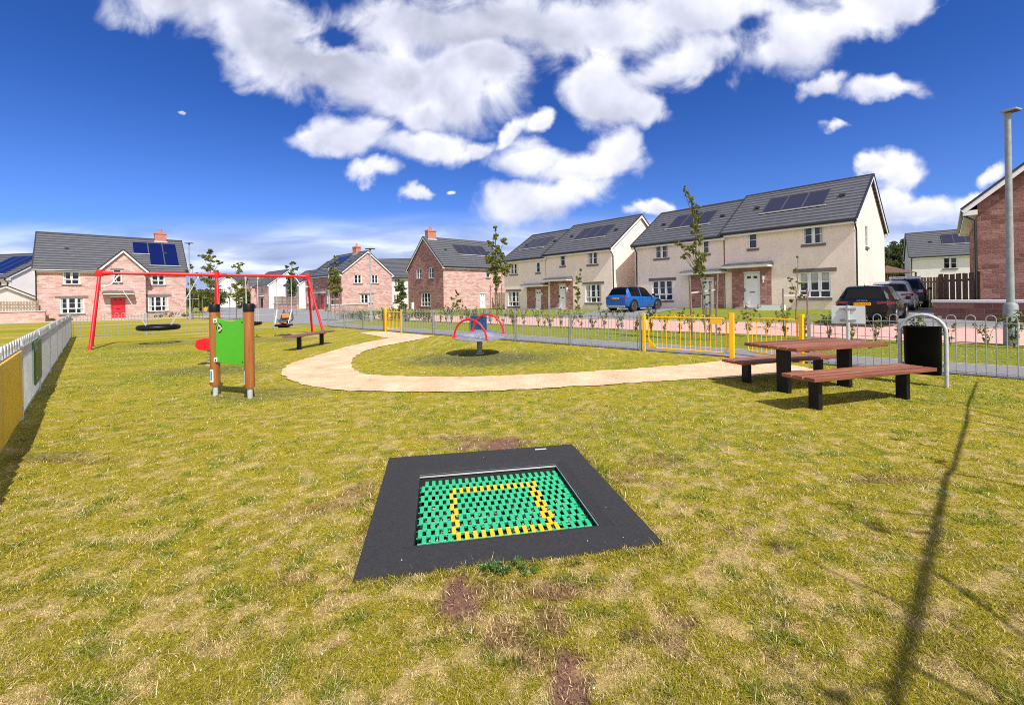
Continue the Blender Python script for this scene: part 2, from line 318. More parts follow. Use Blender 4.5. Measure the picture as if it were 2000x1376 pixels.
# ---------------------------------------------------------------- mesh helpers
class MB:
    def __init__(s): s.v = []; s.f = []; s.sm = []
    def add(s, vs, fs, smooth=False):
        b = len(s.v); s.v += [tuple(v) for v in vs]
        for f in fs: s.f.append([b+i for i in f]); s.sm.append(smooth)
        return s
    def box(s, x0, y0, z0, x1, y1, z1, T=None):
        vs = [(x, y, z) for z in (z0, z1) for y in (y0, y1) for x in (x0, x1)]
        if T: vs = [T(*v) for v in vs]
        return s.add(vs, [(0,2,3,1), (4,5,7,6), (0,1,5,4), (2,6,7,3), (0,4,6,2), (1,3,7,5)])
    def beam(s, p, q, w, h, up=(0,0,1)):
        p, q = Vector(p), Vector(q); d = (q-p).normalized(); r = d.cross(Vector(up))
        if r.length < 1e-4: r = Vector((1, 0, 0))
        r = r.normalized()*w/2; u = r.cross(d).normalized()*h/2
        vs = [p-r-u, p+r-u, p+r+u, p-r+u, q-r-u, q+r-u, q+r+u, q-r+u]
        return s.add(vs, [(0,3,2,1), (4,5,6,7), (0,1,5,4), (1,2,6,5), (2,3,7,6), (3,0,4,7)])
    def tube(s, pts, r, n=8, cap=True, smooth=True):
        pts = [Vector(p) for p in pts]; k = len(pts); rs = r if isinstance(r, (list, tuple)) else [r]*k
        vs = []; prev = None
        for i, p in enumerate(pts):
            d = (pts[min(i+1, k-1)]-pts[max(i-1, 0)]).normalized()
            if prev is None:
                a = d.cross(Vector((0, 0, 1)));  a = a if a.length > .05 else d.cross(Vector((1, 0, 0)))
            else: a = prev-d*prev.dot(d)
            a.normalize(); prev = a; b = d.cross(a)
            for j in range(n):
                t_ = 2*math.pi*j/n; vs.append(p+(a*math.cos(t_)+b*math.sin(t_))*rs[i])
        fs = [(i*n+j, i*n+(j+1) % n, (i+1)*n+(j+1) % n, (i+1)*n+j) for i in range(k-1) for j in range(n)]
        s.add(vs, fs, smooth)
        if cap:
            s.add(vs[:n], [tuple(range(n))[::-1]]); s.add(vs[-n:], [tuple(range(n))])
        return s
    def poly(s, pts, z0, z1, T=None):   # prism from an outline in x, y
        n = len(pts); vs = [(x, y, z0) for x, y in pts]+[(x, y, z1) for x, y in pts]
        if T: vs = [T(*v) for v in vs]
        return s.add(vs, [tuple(range(n))[::-1], tuple(range(n, 2*n))]+[(i, (i+1) % n, n+(i+1) % n, n+i) for i in range(n)])
    def lathe(s, prof, n=24, c=(0, 0, 0), smooth=True):
        vs = [(c[0]+r*math.cos(2*math.pi*j/n), c[1]+r*math.sin(2*math.pi*j/n), c[2]+z) for r, z in prof for j in range(n)]
        return s.add(vs, [(i*n+j, i*n+(j+1) % n, (i+1)*n+(j+1) % n, (i+1)*n+j) for i in range(len(prof)-1) for j in range(n)], smooth)
    def build(s, name, m, parent=None, label=None, bevel=0, uv=True):
        me = bpy.data.meshes.new(name); me.from_pydata(s.v, [], s.f); me.validate()
        if len(me.polygons) == len(s.sm): me.polygons.foreach_set('use_smooth', s.sm)
        if any(s.sm): me.set_sharp_from_angle(angle=.65)
        me.materials.append(m)
        if uv and len(s.f) < 60000:
            ul = me.uv_layers.new(name='UVMap').data
            for p in me.polygons:
                nn = p.normal
                hz = Vector((-nn.y, nn.x, 0))
                hz = hz.normalized() if hz.length > .08 else Vector((1, 0, 0))
                up = nn.cross(hz)
                if up.z < 0 or (abs(up.z) < 1e-6 and up.y < 0): up = -up
                for li in p.loop_indices:
                    co = me.vertices[me.loops[li].vertex_index].co
                    ul[li].uv = (co.dot(hz)+co.dot(nn)*.37, co.dot(up))
        o = bpy.data.objects.new(name, me); SC.collection.objects.link(o)
        if parent: o.parent = parent
        if label: o['label'] = label
        if bevel:
            b = o.modifiers.new('bevel', 'BEVEL'); b.width = bevel; b.segments = 2; b.limit_method = 'ANGLE'
        return o
def thing(name, label, cat, loc=(0, 0, 0), rz=0.0, group=None):
    o = bpy.data.objects.new(name, None); SC.collection.objects.link(o)
    o.location = loc; o.rotation_euler = (0, 0, rz); o['label'] = label; o['category'] = cat; o.empty_display_size = .2
    if group: o['group'] = group
    return o
def tag(o, label, cat, group=None):
    o['label'] = label; o['category'] = cat
    if group: o['group'] = group
    return o
def struct(o, kind='structure'): o['kind'] = kind; return o
def dup(root, loc, rz, label, scale=None):
    def cp(o, par):
        c = o.copy(); SC.collection.objects.link(c)
        if par: c.parent = par
        for ch in o.children: cp(ch, c)
        return c
    r = cp(root, None); r.location = loc; r.rotation_euler = (0, 0, rz); r['label'] = label
    if scale: r.scale = scale if not isinstance(scale, (int, float)) else (scale,)*3
    return r
def text_mesh(txt, size, name, m, parent, T, depth=.002):
    cu = bpy.data.curves.new('t', 'FONT'); cu.body = txt; cu.size = size; cu.align_x = 'CENTER'; cu.align_y = 'CENTER'; cu.extrude = depth
    ob = bpy.data.objects.new('t', cu); SC.collection.objects.link(ob); bpy.context.view_layer.update()
    me = bpy.data.meshes.new_from_object(ob.evaluated_get(bpy.context.evaluated_depsgraph_get()))
    bpy.data.objects.remove(ob); me.materials.clear(); me.materials.append(m)
    o = bpy.data.objects.new(name, me); SC.collection.objects.link(o); o.parent = parent; o.matrix_local = T
    return o

# ---------------------------------------------------------------- terrain
FP = Vector((8.47, 7.25)); FD = Vector((-.737, .676)); FN = Vector((.676, .737))   # street-side fence line
C0 = FP+FD*25.6; C1 = Vector((-19.7, 19.4)); LD = Vector((.695, -.719))            # fence corners, side fence direction
def fenc(x, y):  # offset beyond the fence, distance along it
    dx, dy = x-FP.x, y-FP.y
    return dx*FN.x+dy*FN.y, dx*FD.x+dy*FD.y
def zt(x, y):
    x = np.asarray(x, float); y = np.asarray(y, float)
    off, s = fenc(x, y)
    prof = np.interp(off, [6.4, 10.8, 11.0, 15.5, 17], [0, .17, .20, .50, .56])
    k = np.interp(s, [12, 24, 42, 60], [1, .70, .34, 0])
    return prof*k
def zg(x, y): return float(zt(x, y))
def vnoise(x, y, s, seed):
    r = np.random.default_rng(seed).random((256, 256))
    x = np.asarray(x)*s+1000.3; y = np.asarray(y)*s+1000.7
    xi = np.floor(x).astype(int); yi = np.floor(y).astype(int); fx = x-xi; fy = y-yi
    fx = fx*fx*(3-2*fx); fy = fy*fy*(3-2*fy)
    a = r[xi % 256, yi % 256]; b = r[(xi+1) % 256, yi % 256]; c = r[xi % 256, (yi+1) % 256]; d = r[(xi+1) % 256, (yi+1) % 256]
    return (a*(1-fx)+b*fx)*(1-fy)+(c*(1-fx)+d*fx)*fy
def fbm(x, y, s, seed, o=4):
    t_ = 0; am = 1; tot = 0
    for i in range(o): t_ = t_+am*vnoise(x, y, s*2.03**i, seed+i); tot += am; am *= .55
    return t_/tot
TR_C = Vector((-.145, 3.34)); TR_A = math.radians(9.8); TR_O = Vector((-.125, 3.262))
def trl(x, y, c=TR_C):
    dx, dy = x-c.x, y-c.y
    return dx*math.cos(TR_A)+dy*math.sin(TR_A), -dx*math.sin(TR_A)+dy*math.cos(TR_A)
SOIL = [(965,866,.30,.12,1.),(900,855,.25,.08,.6),(905,1178,.085,.13,1.),(1107,1335,.06,.12,1.),(1100,1150,.15,.07,.75),(980,1235,.08,.10,.7),(975,1160,.14,.06,.5),(1075,1215,.05,.08,.7),
        (660,985,.16,.10,.5),(700,960,.10,.14,.5),(1300,1245,.07,.05,.6),(1330,1215,.05,.04,.7),(1230,930,.14,.12,.45),(1720,935,.3,.06,.5),(1280,900,.2,.1,.4),(560,1000,.1,.1,.3),
        (150,900,.35,.05,.5),(1140,800,.3,.1,.2),(1050,1290,.08,.05,.6),(1320,1260,.06,.05,.5),(580,1130,.1,.06,.35),(1240,1240,.06,.04,.5)]
SOILW = [(*G(a, b), c*1.25, d*1.25, e) for a, b, c, d, e in SOIL]
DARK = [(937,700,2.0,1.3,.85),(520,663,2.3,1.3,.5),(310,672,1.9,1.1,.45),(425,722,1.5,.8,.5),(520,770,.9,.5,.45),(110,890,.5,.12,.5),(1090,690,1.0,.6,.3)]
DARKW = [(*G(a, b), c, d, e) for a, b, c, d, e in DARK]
def lawn_fields(x, y):
    n1 = fbm(x, y, 1.6, 11); n2 = fbm(x, y, 6.5, 31, 3); n3 = fbm(x, y, .5, 51, 3); n4 = fbm(x, y, 19, 71, 2)
    n5 = fbm(x, y, 12, 131, 3); near = np.exp(-((x-.3)**2/9+(y-2.2)**2/14))
    dry = np.clip((n1*.08+n2*.22+n5*.70-.50)*7.5+near*.5-.38+(n4-.5)*2.6, 0, 1)
    green = np.clip((n3*.5+n2*.5-.53)*7, 0, 1)*np.clip(1-near*.7, 0, 1)
    green = np.clip(green+np.clip((fbm(x, y, 7.5, 91, 3)-.60)*9, 0, 1)*.95, 0, 1)
    soil = np.zeros_like(x)
    for cx, cy, rx, ry, a in SOILW:
        q = np.sqrt(((x-cx)/rx)**2+((y-cy)/ry)**2)+(n2-.5)*1.6+(n4-.5)*1.0
        soil = np.maximum(soil, a*np.clip((1.25-q)*2.2, 0, 1))
    soil = np.maximum(soil, np.clip((n2*.6+n4*.4-.64)*9, 0, 1)*near*.7)
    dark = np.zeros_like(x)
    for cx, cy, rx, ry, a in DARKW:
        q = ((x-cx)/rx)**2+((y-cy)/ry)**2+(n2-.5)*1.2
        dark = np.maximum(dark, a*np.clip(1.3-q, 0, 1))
    return dry, green, soil, dark
def lawn_color(x, y):
    dry, green, soil, dark = lawn_fields(x, y)
    off, s = fenc(x, y)
    outside = np.clip((off-1.2)*2, 0, 1)[..., None]
    base = np.array([.340, .283, .023]); dryc = np.array([.55, .39, .185]); gr = np.array([.185, .225, .016]); so = np.array([.235, .125, .085])
    c = base+(dryc-base)*(dry[..., None]*.66)
    c = c+(gr-c)*(green[..., None]*.75)
    c = c+(np.array([.19, .225, .028])-c)*(outside*.8)
    c = c+(so-c)*soil[..., None]
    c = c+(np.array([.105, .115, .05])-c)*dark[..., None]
    return c, dry, green, soil
def axis(lo, hi, step, far_lo, far_hi, g=1.12):
    a = list(np.arange(lo, hi+1e-6, step)); s = step; v = a[-1]
    while v < far_hi: s *= g; v += s; a.append(v)
    s = step; v = a[0]; b = []
    while v > far_lo: s *= g; v -= s; b.append(v)
    return np.array(b[::-1]+a)
def build_ground():
    xs = axis(-7, 9.5, .055, -900, 900); ys = axis(1.2, 9.0, .05, -60, 1500)
    nx, ny = len(xs), len(ys); XX, YY = np.meshgrid(xs, ys); x = XX.ravel(); y = YY.ravel()
    dry, green, soil, dark = lawn_fields(x, y)
    z = zt(x, y)+np.where(y < 12, (fbm(x, y, 2.2, 5, 3)-.5)*.022-soil*.012, 0)*np.clip((fenc(x, y)[0] < -.1), 0, 1)
    lx, ly = trl(x, y); z = np.where((abs(lx) < 1.0) & (abs(ly) < 1.0), np.minimum(z, -.004), z)
    co = np.stack([x, y, z], 1)
    i = np.arange(nx-1); j = np.arange(ny-1); I, J = np.meshgrid(i, j); a = (J*nx+I).ravel()
    fc = np.stack([a, a+1, a+1+nx, a+nx], 1)
    cx = x[fc].mean(1); cy = y[fc].mean(1); lx, ly = trl(cx, cy, TR_O)
    fc = fc[~((abs(lx) < .66) & (abs(ly) < .60))]
    me = bpy.data.meshes.new('lawn'); me.vertices.add(len(co)); me.vertices.foreach_set('co', co.ravel())
    me.loops.add(fc.size); me.loops.foreach_set('vertex_index', fc.ravel().astype(np.int32))
    me.polygons.add(len(fc)); me.polygons.foreach_set('loop_start', np.arange(0, fc.size, 4, dtype=np.int32))
    me.update(calc_edges=True); me.validate()
    me.polygons.foreach_set('use_smooth', np.ones(len(me.polygons), bool))
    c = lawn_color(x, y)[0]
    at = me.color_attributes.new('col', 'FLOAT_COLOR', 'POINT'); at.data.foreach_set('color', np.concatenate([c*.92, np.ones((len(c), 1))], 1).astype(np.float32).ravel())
    me.materials.append(M['lawn'])
    o = bpy.data.objects.new('ground', me); SC.collection.objects.link(o); struct(o)
build_ground()

def sheet(name, m, pts, dz=.012, res=.6, kind='structure', follow=True):
    """flat sheet from a world outline, draped on the terrain"""
    import bmesh
    from mathutils.geometry import delaunay_2d_cdt
    bm = bmesh.new(); cd = delaunay_2d_cdt([Vector(p) for p in pts], [], [list(range(len(pts)))], 1, 1e-5)
    vs = [bm.verts.new((p[0], p[1], 0)) for p in cd[0]]
    for f in cd[2]: bm.faces.new([vs[i] for i in f])
    bmesh.ops.recalc_face_normals(bm, faces=bm.faces[:])
    bm.normal_update()
    if bm.faces and sum(f.normal.z*f.calc_area() for f in bm.faces) < 0: bmesh.ops.reverse_faces(bm, faces=bm.faces[:])
    if res:
        lo = (min(p[0] for p in pts), min(p[1] for p in pts)); hi = (max(p[0] for p in pts), max(p[1] for p in pts))
        off0 = [fenc(*p)[0] for p in pts]
        for o_ in np.arange(math.floor(min(off0)), max(off0)+1, res):
            g = bm.verts[:]+bm.edges[:]+bm.faces[:]
            bmesh.ops.bisect_plane(bm, geom=g, plane_co=(FP.x+FN.x*o_, FP.y+FN.y*o_, 0), plane_no=(FN.x, FN.y, 0))
        s0 = [fenc(*p)[1] for p in pts]
        for o_ in np.arange(math.floor(min(s0)), max(s0)+1, 2.0):
            g = bm.verts[:]+bm.edges[:]+bm.faces[:]
            bmesh.ops.bisect_plane(bm, geom=g, plane_co=(FP.x+FD.x*o_, FP.y+FD.y*o_, 0), plane_no=(FD.x, FD.y, 0))
    for v in bm.verts: v.co.z = zg(v.co.x, v.co.y)+dz
    me = bpy.data.meshes.new(name); bm.normal_update(); bm.to_mesh(me); bm.free(); me.materials.append(m)
    o = bpy.data.objects.new(name, me); SC.collection.objects.link(o)
    if kind: o['kind'] = kind
    return o
def fpt(off, s): p = FP+FN*off+FD*s; return (p.x, p.y)
def kerb_line(name, pts, w=.12, h=.05):
    mb = MB(); 
    for a, b in zip(pts[:-1], pts[1:]):
        n = max(1, int((Vector(b)-Vector(a)).length/3))
        for i in range(n):
            p = Vector(a).lerp(Vector(b), i/n); q = Vector(a).lerp(Vector(b), (i+1)/n)
            mb.beam((p.x, p.y, zg(p.x, p.y)+h/2-.02), (q.x, q.y, zg(q.x, q.y)+h/2-.02), w, h+.04)
    return struct(mb.build(name, M['kerb']))
PATH = [(700,649.5),(760,661),(715,668.5),(670,679),(640,688),(595,701.5),(565,712),(545.5,727.8),(557.5,737.5),(587.5,749.5),(625,758.5),(655,762),(700,765),(790,765.5),(900,765),(1000,762),(1150,754),(1300,744),(1433,738),(1530,731),(1600,724),
        (1566,716),(1500,706),(1432,700),(1385,708.5),(1220,722),(1100,729),(1000,734),(900,736.5),(820,737),(775,735),(730,733),(704.5,730),(692,722),(686,710.5),(692,699),(705,688),(740,678),(780,670),(820,662.5),(846.7,656.5),(820,654),(782,650.5),(752,647.5)]
def inpoly(x, y, poly):
    x = np.asarray(x); y = np.asarray(y); r = np.zeros(x.shape, bool); n = len(poly)
    for i in range(n):
        x1, y1 = poly[i]; x2, y2 = poly[(i+1) % n]
        c = ((y1 > y) != (y2 > y)) & (x < (x2-x1)*(y-y1)/(y2-y1+1e-12)+x1); r ^= c
    return r
PW0 = [G(*p) for p in PATH]
PW = []
for i in range(len(PW0)):   # ragged edge
    a, b = Vector(PW0[i]), Vector(PW0[(i+1) % len(PW0)]); n = max(1, int((b-a).length/.12))
    d = (b-a).normalized(); nn = Vector((-d.y, d.x))
    for k in range(n):
        p = a.lerp(b, k/n)+nn*random.uniform(-.045, .045)*(0 if k == 0 and n == 1 else 1); PW.append((p.x, p.y))
sheet('play_path', M['tan'], PW, dz=.014, res=0)
sheet('footpath', M['tar'], [fpt(.0, -14), fpt(1.62, -14), fpt(1.62, 28.5), fpt(.0, 28.5)], .012)
kerb_line('footpath_edging', [fpt(1.66, -14), fpt(1.66, 28.4)], .05, .02)
sheet('shared_road', M['pinkpave'], [fpt(6.5, -16), fpt(10.8, -16), fpt(10.8, 38), fpt(6.5, 38)], .015)
kerb_line('road_kerb', [fpt(10.86, -16), fpt(10.86, 38)], .12, .05)
# far carriageway and pavement on the left, and the junction
ga, gb = Vector((-42.6, 38.9)), Vector((-34.2, 45.4)); gd = (gb-ga).normalized(); gn = Vector((gd.y, -gd.x))
q = lambda a, n: tuple(ga+gd*a+gn*n)
sheet('pavement', M['tar'], [q(-30, 2.2), q(22, 2.2), q(22, 3.8), q(-30, 3.8)], .012, res=0)
kerb_line('pavement_kerb', [q(-30, 2.15), q(22, 2.15)], .1, .05); 
kerb_line('pavement_edge', [q(-30, 3.86), q(22, 3.86)], .1, .05)
sheet('far_road', M['road'], [G(395, 619), G(500, 628), G(625, 634), G(740, 622), G(690, 612), G(600, 606), G(560, 600), G(520, 597.5), G(470, 598), G(400, 604)], .012, res=0)
sheet('driveway', M['tar'], [fpt(10.92, 2.5), fpt(22, 1.8), fpt(22, -3.0), fpt(10.92, -3.0)], .016)
sheet('driveway', M['tar'], [fpt(10.92, 17.6), fpt(20, 17.6), fpt(20, 12.6), fpt(10.92, 12.6)], .016)
# ---------------------------------------------------------------- houses
def pt_on(A, d, px, py):
    """where the line of sight through a photo pixel meets the vertical plane A + s d: (s, z)"""
    u, w = uw(px, py); k = u/F   # X = kY
    s = (k*A[1]-A[0])/(d[0]-k*d[1]); Y = A[1]+s*d[1]
    return s, H-w*Y/F
def house(name, label, A, B, z0, D, he, rise, mats, ops=(), solar=(), chimney=None, ov=.3, ovg=.14, bay=None, gables='both', down=(), group=None, roofm='roof', plinth=False, extra=None):
    A = Vector(A); B = Vector(B); d = (B-A); Wd = d.length; d.normalize()
    root = thing(name, label, 'house', (A.x, A.y, z0), math.atan2(d.y, d.x), group)
    dp = Vector((-d.y, d.x))
    faces = {'front': (A, d, Wd, lambda s, n, z: (s, n, z)), 'right': (B, dp, D, lambda s, n, z: (Wd-n, s, z)),
             'left': (A+dp*D, -dp, D, lambda s, n, z: (n, D-s, z))}
    if bay:
        b0, b1, bp, brise = bay
        faces['bay'] = (A+d*b0-dp*bp, d, b1-b0, lambda s, n, z: (b0+s, n-bp, z))
    opn = {k: [] for k in faces}
    for o in ops:
        kind, fc, r = o[0], o[1], o[2]; P0, dd, L, T = faces[fc]
        if r[0] == 'px':
            a = pt_on(P0, dd, r[1], r[2]); b = pt_on(P0, dd, r[3], r[4]); xm = (r[1]+r[3])/2
            zt0 = pt_on(P0, dd, xm, r[2])[1]-z0; zb0 = pt_on(P0, dd, xm, r[4])[1]-z0
            s0, s1 = a[0], b[0]
        else: s0, zb0, s1, zt0 = r
        s0, s1 = max(.05, s0), min(L-.05, s1)
        if kind == 'door': zb0 = .12
        opn[fc].append((kind, s0, max(zb0, .1), s1, min(zt0, he-.12), o[3] if len(o) > 3 else {}))
    def wall(fc, L, T, mname, zt_=he):
        mb = MB(); os_ = opn.get(fc, [])
        xs = sorted({0, L}|{v for o in os_ for v in (o[1], o[3])}); zs = sorted({-.5, zt_}|{v for o in os_ for v in (o[2], o[4])})
        for i in range(len(xs)-1):
            for j in range(len(zs)-1):
                cx, cz = (xs[i]+xs[i+1])/2, (zs[j]+zs[j+1])/2
                if any(o[1] < cx < o[3] and o[2] < cz < o[4] for o in os_): continue
                mb.add([T(xs[i], 0, zs[j]), T(xs[i+1], 0, zs[j]), T(xs[i+1], 0, zs[j+1]), T(xs[i], 0, zs[j+1])], [(0, 1, 2, 3)])
        for o in os_:
            a, b, c, e = o[1], o[2], o[3], o[4]; n = .13
            for (p, q_) in (((a, b), (a, e)), ((a, e), (c, e)), ((c, e), (c, b)), ((c, b), (a, b))):
                mb.add([T(p[0], 0, p[1]), T(q_[0], 0, q_[1]), T(q_[0], n, q_[1]), T(p[0], n, p[1])], [(0, 1, 2, 3)])
        return mb
    mf, ms = mats
    wall('front', Wd, faces['front'][3], mf).build('wall', M[mf], root)
    for side in ('right', 'left'):
        P0, dd, L, T = faces[side]; mb = wall(side, L, T, ms)
        mb.add([T(0, 0, he), T(L, 0, he), T(L/2, 0, he+rise-.06)], [(0, 1, 2)])
        mb.build('gable_wall', M[ms], root)
    mb = MB(); mb.add([(Wd, D, -.5), (0, D, -.5), (0, D, he), (Wd, D, he)], [(0, 1, 2, 3)]); mb.build('wall', M[ms], root)
    if bay:
        P0, dd, L, T = faces['bay']; mb = wall('bay', L, T, mf)
        mb.add([T(0, 0, he), T(L, 0, he), T(L/2, 0, he+brise)], [(0, 1, 2)])
        for s_, sg in ((0, 1), (L, -1)): mb.add([T(s_, 0, -.5), T(s_, bp, -.5), T(s_, bp, he), T(s_, 0, he)], [(0, 1, 2, 3)])
        mb.build('bay_wall', M[mf], root)
    # roof slabs with stepped tile courses
    sl = rise/(D/2); th = .09
    def slab(mb, x0, x1, sgn, up0=-ov, n=None):
        # slope runs from y=-ov (eave) to the ridge; sgn mirrors for the back
        cs = [(up0, he+up0*sl+.11), (D/2, he+D/2*sl+.11)]
        cs = cs+[(D/2, he+rise-.05), (up0, he+up0*sl)]
        pts = [(y if sgn > 0 else D-y, z) for y, z in cs]; m_ = len(pts)
        vs = [(x0, y, z) for y, z in pts]+[(x1, y, z) for y, z in pts]
        fs = [tuple(range(m_)), tuple(range(m_, 2*m_))[::-1]]+[(i, m_+i, m_+(i+1) % m_, (i+1) % m_) for i in range(m_)]
        if sgn < 0: fs = [f[::-1] for f in fs]
        mb.add(vs, fs)
    mb = MB(); slab(mb, -ovg, Wd+ovg, 1); slab(mb, -ovg, Wd+ovg, -1)
    mb.beam((-ovg, D/2, he+rise+.10), (Wd+ovg, D/2, he+rise+.10), .22, .09)
    roof = mb.build('roof', M[roofm], root)
    for xx, sx in ((-ovg-.02, 1), (Wd+ovg+.02, -1)):   # barge boards with their box ends
        mb = MB()
        for sg in (0, 1):
            y0, y1 = (-ov-.02, D/2) if sg == 0 else (D+ov+.02, D/2)
            mb.beam((xx, y0, he-(ov+.02)*sl-.02), (xx, y1, he+rise-.02), .035, .19)
        x0, x1 = sorted((xx+.01*sx, xx+(ovg+.02)*sx)); mb.box(x0, -ov-.005, he-ov*sl-.20, x1, .0, he-ov*sl-.02)
        mb.build('barge_board', M['white'], root)
    for xx in (-ovg-.035, Wd+ovg+.035):
        mb = MB()
        for sg in (0, 1):
            y0, y1 = (-ov-.06, D/2) if sg == 0 else (D+ov+.06, D/2)
            mb.beam((xx, y0, he-(ov+.06)*sl+.12), (xx, y1, he+rise+.13), .07, .08)
        mb.build('verge_trim', M['rooftrim'], root)
    mb = MB()
    segs = [(-ovg+.02, Wd+ovg-.02)] if not bay else [(-ovg+.02, b0-.32), (b1+.32, Wd+ovg-.02)]
    for a, b in segs: mb.box(a, -ov+.04, he-ov*sl-.17, b, -.002, he-ov*sl+.0)
    mb.box(-ovg+.02, D+.002, he-ov*sl-.17, Wd+ovg-.02, D+ov-.04, he-ov*sl)
    mb.build('fascia', M['white'], root)
    for a, b in segs: mb = MB(); mb.tube([(a-.04, -ov-.02, he-ov*sl+.005), (b+.04, -ov-.02, he-ov*sl+.005)], .062, 8); mb.build('gutter', M['gutter'], root)
    for dx in down:
        zz = he-ov*sl
        mb = MB(); mb.tube([(dx, -ov-.02, zz), (dx, -ov-.02, zz-.15), (dx, -.07, zz-.42), (dx, -.07, .05)] if dx < 90 else [(Wd+ovg-.06, -ov-.02, zz), (Wd+ovg-.06, -ov-.02, zz-.12), (Wd+.07, .10, zz-.5), (Wd+.07, .10, .05)], .042, 8); mb.build('downpipe', M['gutter'], root)
    if bay:
        L = b1-b0; bs = brise/(L/2); mb = MB(); mt = MB(); mw = MB(); xm = (b0+b1)/2; zr = he+brise
        yb = (zr-he)/sl+.4
        for sg in (-1, 1):
            xe = xm+sg*(L/2+.30); ze = he-.30*bs
            vs = [(xe, -bp-.2, ze+.06), (xm, -bp-.2, zr+.10), (xm, yb, zr+.10), (xe, (ze-he)/sl+.25, ze+.06)]
            vs += [(v[0], v[1], v[2]-.08) for v in vs]
            fs = [(0, 1, 2, 3), (7, 6, 5, 4), (0, 4, 5, 1), (3, 2, 6, 7), (0, 3, 7, 4)]
            mb.add(vs, fs if sg < 0 else [f[::-1] for f in fs])
            mw.beam((xe, -bp-.20, ze-.08), (xm, -bp-.20, zr-.03), .035, .2)
            mw.box(min(xe, xe-sg*.4), -bp-.18, ze-.22, max(xe, xe-sg*.4), -bp-.001, ze-.02)
            mt.beam((xe+sg*.04, -bp-.225, ze+.05), (xm, -bp-.225, zr+.12), .06, .1)
        mb.build('bay_roof', M[roofm], root); mw.build('barge_board', M['white'], root); mt.build('verge_trim', M['rooftrim'], root)
    # openings
    for fc, lst in opn.items():
        T = faces[fc][3]
        def Tw(x, y, z): return T(x, y, z)
        for kind, a, b, c, e, op in lst:
            if kind == 'win':
                cols = op.get('cols', 2); mb = MB(); fw = .055; n0, n1 = .045, .105
                mb.box(a, n0, b, a+fw, n1, e, Tw); mb.box(c-fw, n0, b, c, n1, e, Tw)
                mb.box(a+fw, n0, e-fw, c-fw, n1, e, Tw); mb.box(a+fw, n0, b, c-fw, n1, b+fw, Tw)
                cw = (c-a)/cols
                for i in range(1, cols): mb.box(a+cw*i-.045, n0+.002, b+fw, a+cw*i+.045, n1, e-fw, Tw)
                tz = b+(e-b)*op.get('tr', .33)
                bars = []
                if op.get('low', False):
                    mb.box(a+fw, n0+.004, tz-.04, c-fw, n1, tz+.04, Tw); bars = [tz+(e-tz)*.5]
                else: bars = [b+(e-b)*.5]
                for z in bars: mb.box(a+fw, n0+.02, z-.014, c-fw, n1-.01, z+.014, Tw)
                # casement stiles
                for i in range(cols):
                    x0, x1 = a+cw*i+.05, a+cw*(i+1)-.05
                    zz0 = tz+.04 if op.get('low') else b+fw
                    for (p0, p1, q0, q1) in ((x0, x0+.035, zz0, e-fw), (x1-.035, x1, zz0, e-fw)):
                        mb.box(p0, n0-.012, q0, p1, n0+.02, q1, Tw)
                w = mb.build('window', M['white'], root)
                g = MB(); g.add([Tw(a, n1-.015, b), Tw(c, n1-.015, b), Tw(c, n1-.015, e), Tw(a, n1-.015, e)], [(0, 1, 2, 3)]); g.build('pane', M['glass'], w)
                if op.get('blind'):
                    g = MB(); g.box(a+fw, n1-.022, e-(e-b)*op['blind'], c-fw, n1-.017, e-fw, Tw); g.build('blind', M['blind'], w)
                if not op.get('blind') and c-a > .7 and random.random() < .75:
                    for x0, x1 in ((a+fw, a+fw+(c-a)*random.uniform(.08, .2)), (c-fw-(c-a)*random.uniform(.08, .2), c-fw)):
                        g = MB(); g.box(x0, n1-.021, b+fw, x1, n1-.0165, e-fw, Tw); g.build('curtain', M['blind'], w)
                if op.get('sill', True):
                    g = MB(); g.box(a-.07, -.07, b-.14, c+.07, .10, b-.002, Tw); g.build('sill', M['white'] if op.get('wsill') else M['sill'], w)
                    g = MB(); g.box(a-.01, -.03, b-.001, c+.01, .05, b+.035, Tw); g.build('sill', M['white'], w)
                if op.get('lintel'):
                    l = op['lintel']; g = MB(); g.box(a-.28*l, -.025, e+.002, c+.28*l, .10, e+.21*l, Tw); g.build('lintel', M['sill'], w)
            elif kind == 'door':
                mm = M[op.get('m', 'white')]; mb = MB(); mb.box(a+.002, .05, b, c-.002, .10, e, Tw)
                w_, h_ = c-a, e-b
                for (x0, x1, z0_, z1_) in ((.12, .45, .08, .40), (.55, .88, .08, .40), (.12, .45, .46, .78), (.55, .88, .46, .78)):
                    mb.box(a+w_*x0, .035, b+h_*z0_, a+w_*x1, .05, b+h_*z1_, Tw)
                dr = mb.build('door', mm, root, bevel=.006)
                g = MB()
                for x0, x1 in ((.2, .42), (.58, .8)): g.box(a+w_*x0, .036, b+h_*.84, a+w_*x1, .05, b+h_*.91, Tw)
                g.build('pane', M['glass'], dr)
                g = MB(); g.box(a+w_*.36, .03, b+h_*.42, a+w_*.64, .036, b+h_*.445, Tw); g.box(a+.05, .0, b+h_*.45, a+.08, .05, b+h_*.55, Tw); g.build('handle', M['black'], dr)
                g = MB(); g.box(a-.06, -.02, e, c+.06, .06, e+.09, Tw); g.box(a-.07, .0, b, a, .06, e, Tw); g.box(c, .0, b, c+.07, .06, e, Tw); g.build('door_frame', M['white'], root)
                g = MB(); g.box(a-.2, -.9, -.4, c+.2, .0, b-.02, Tw); g.build('doorstep', M['flag'], root)
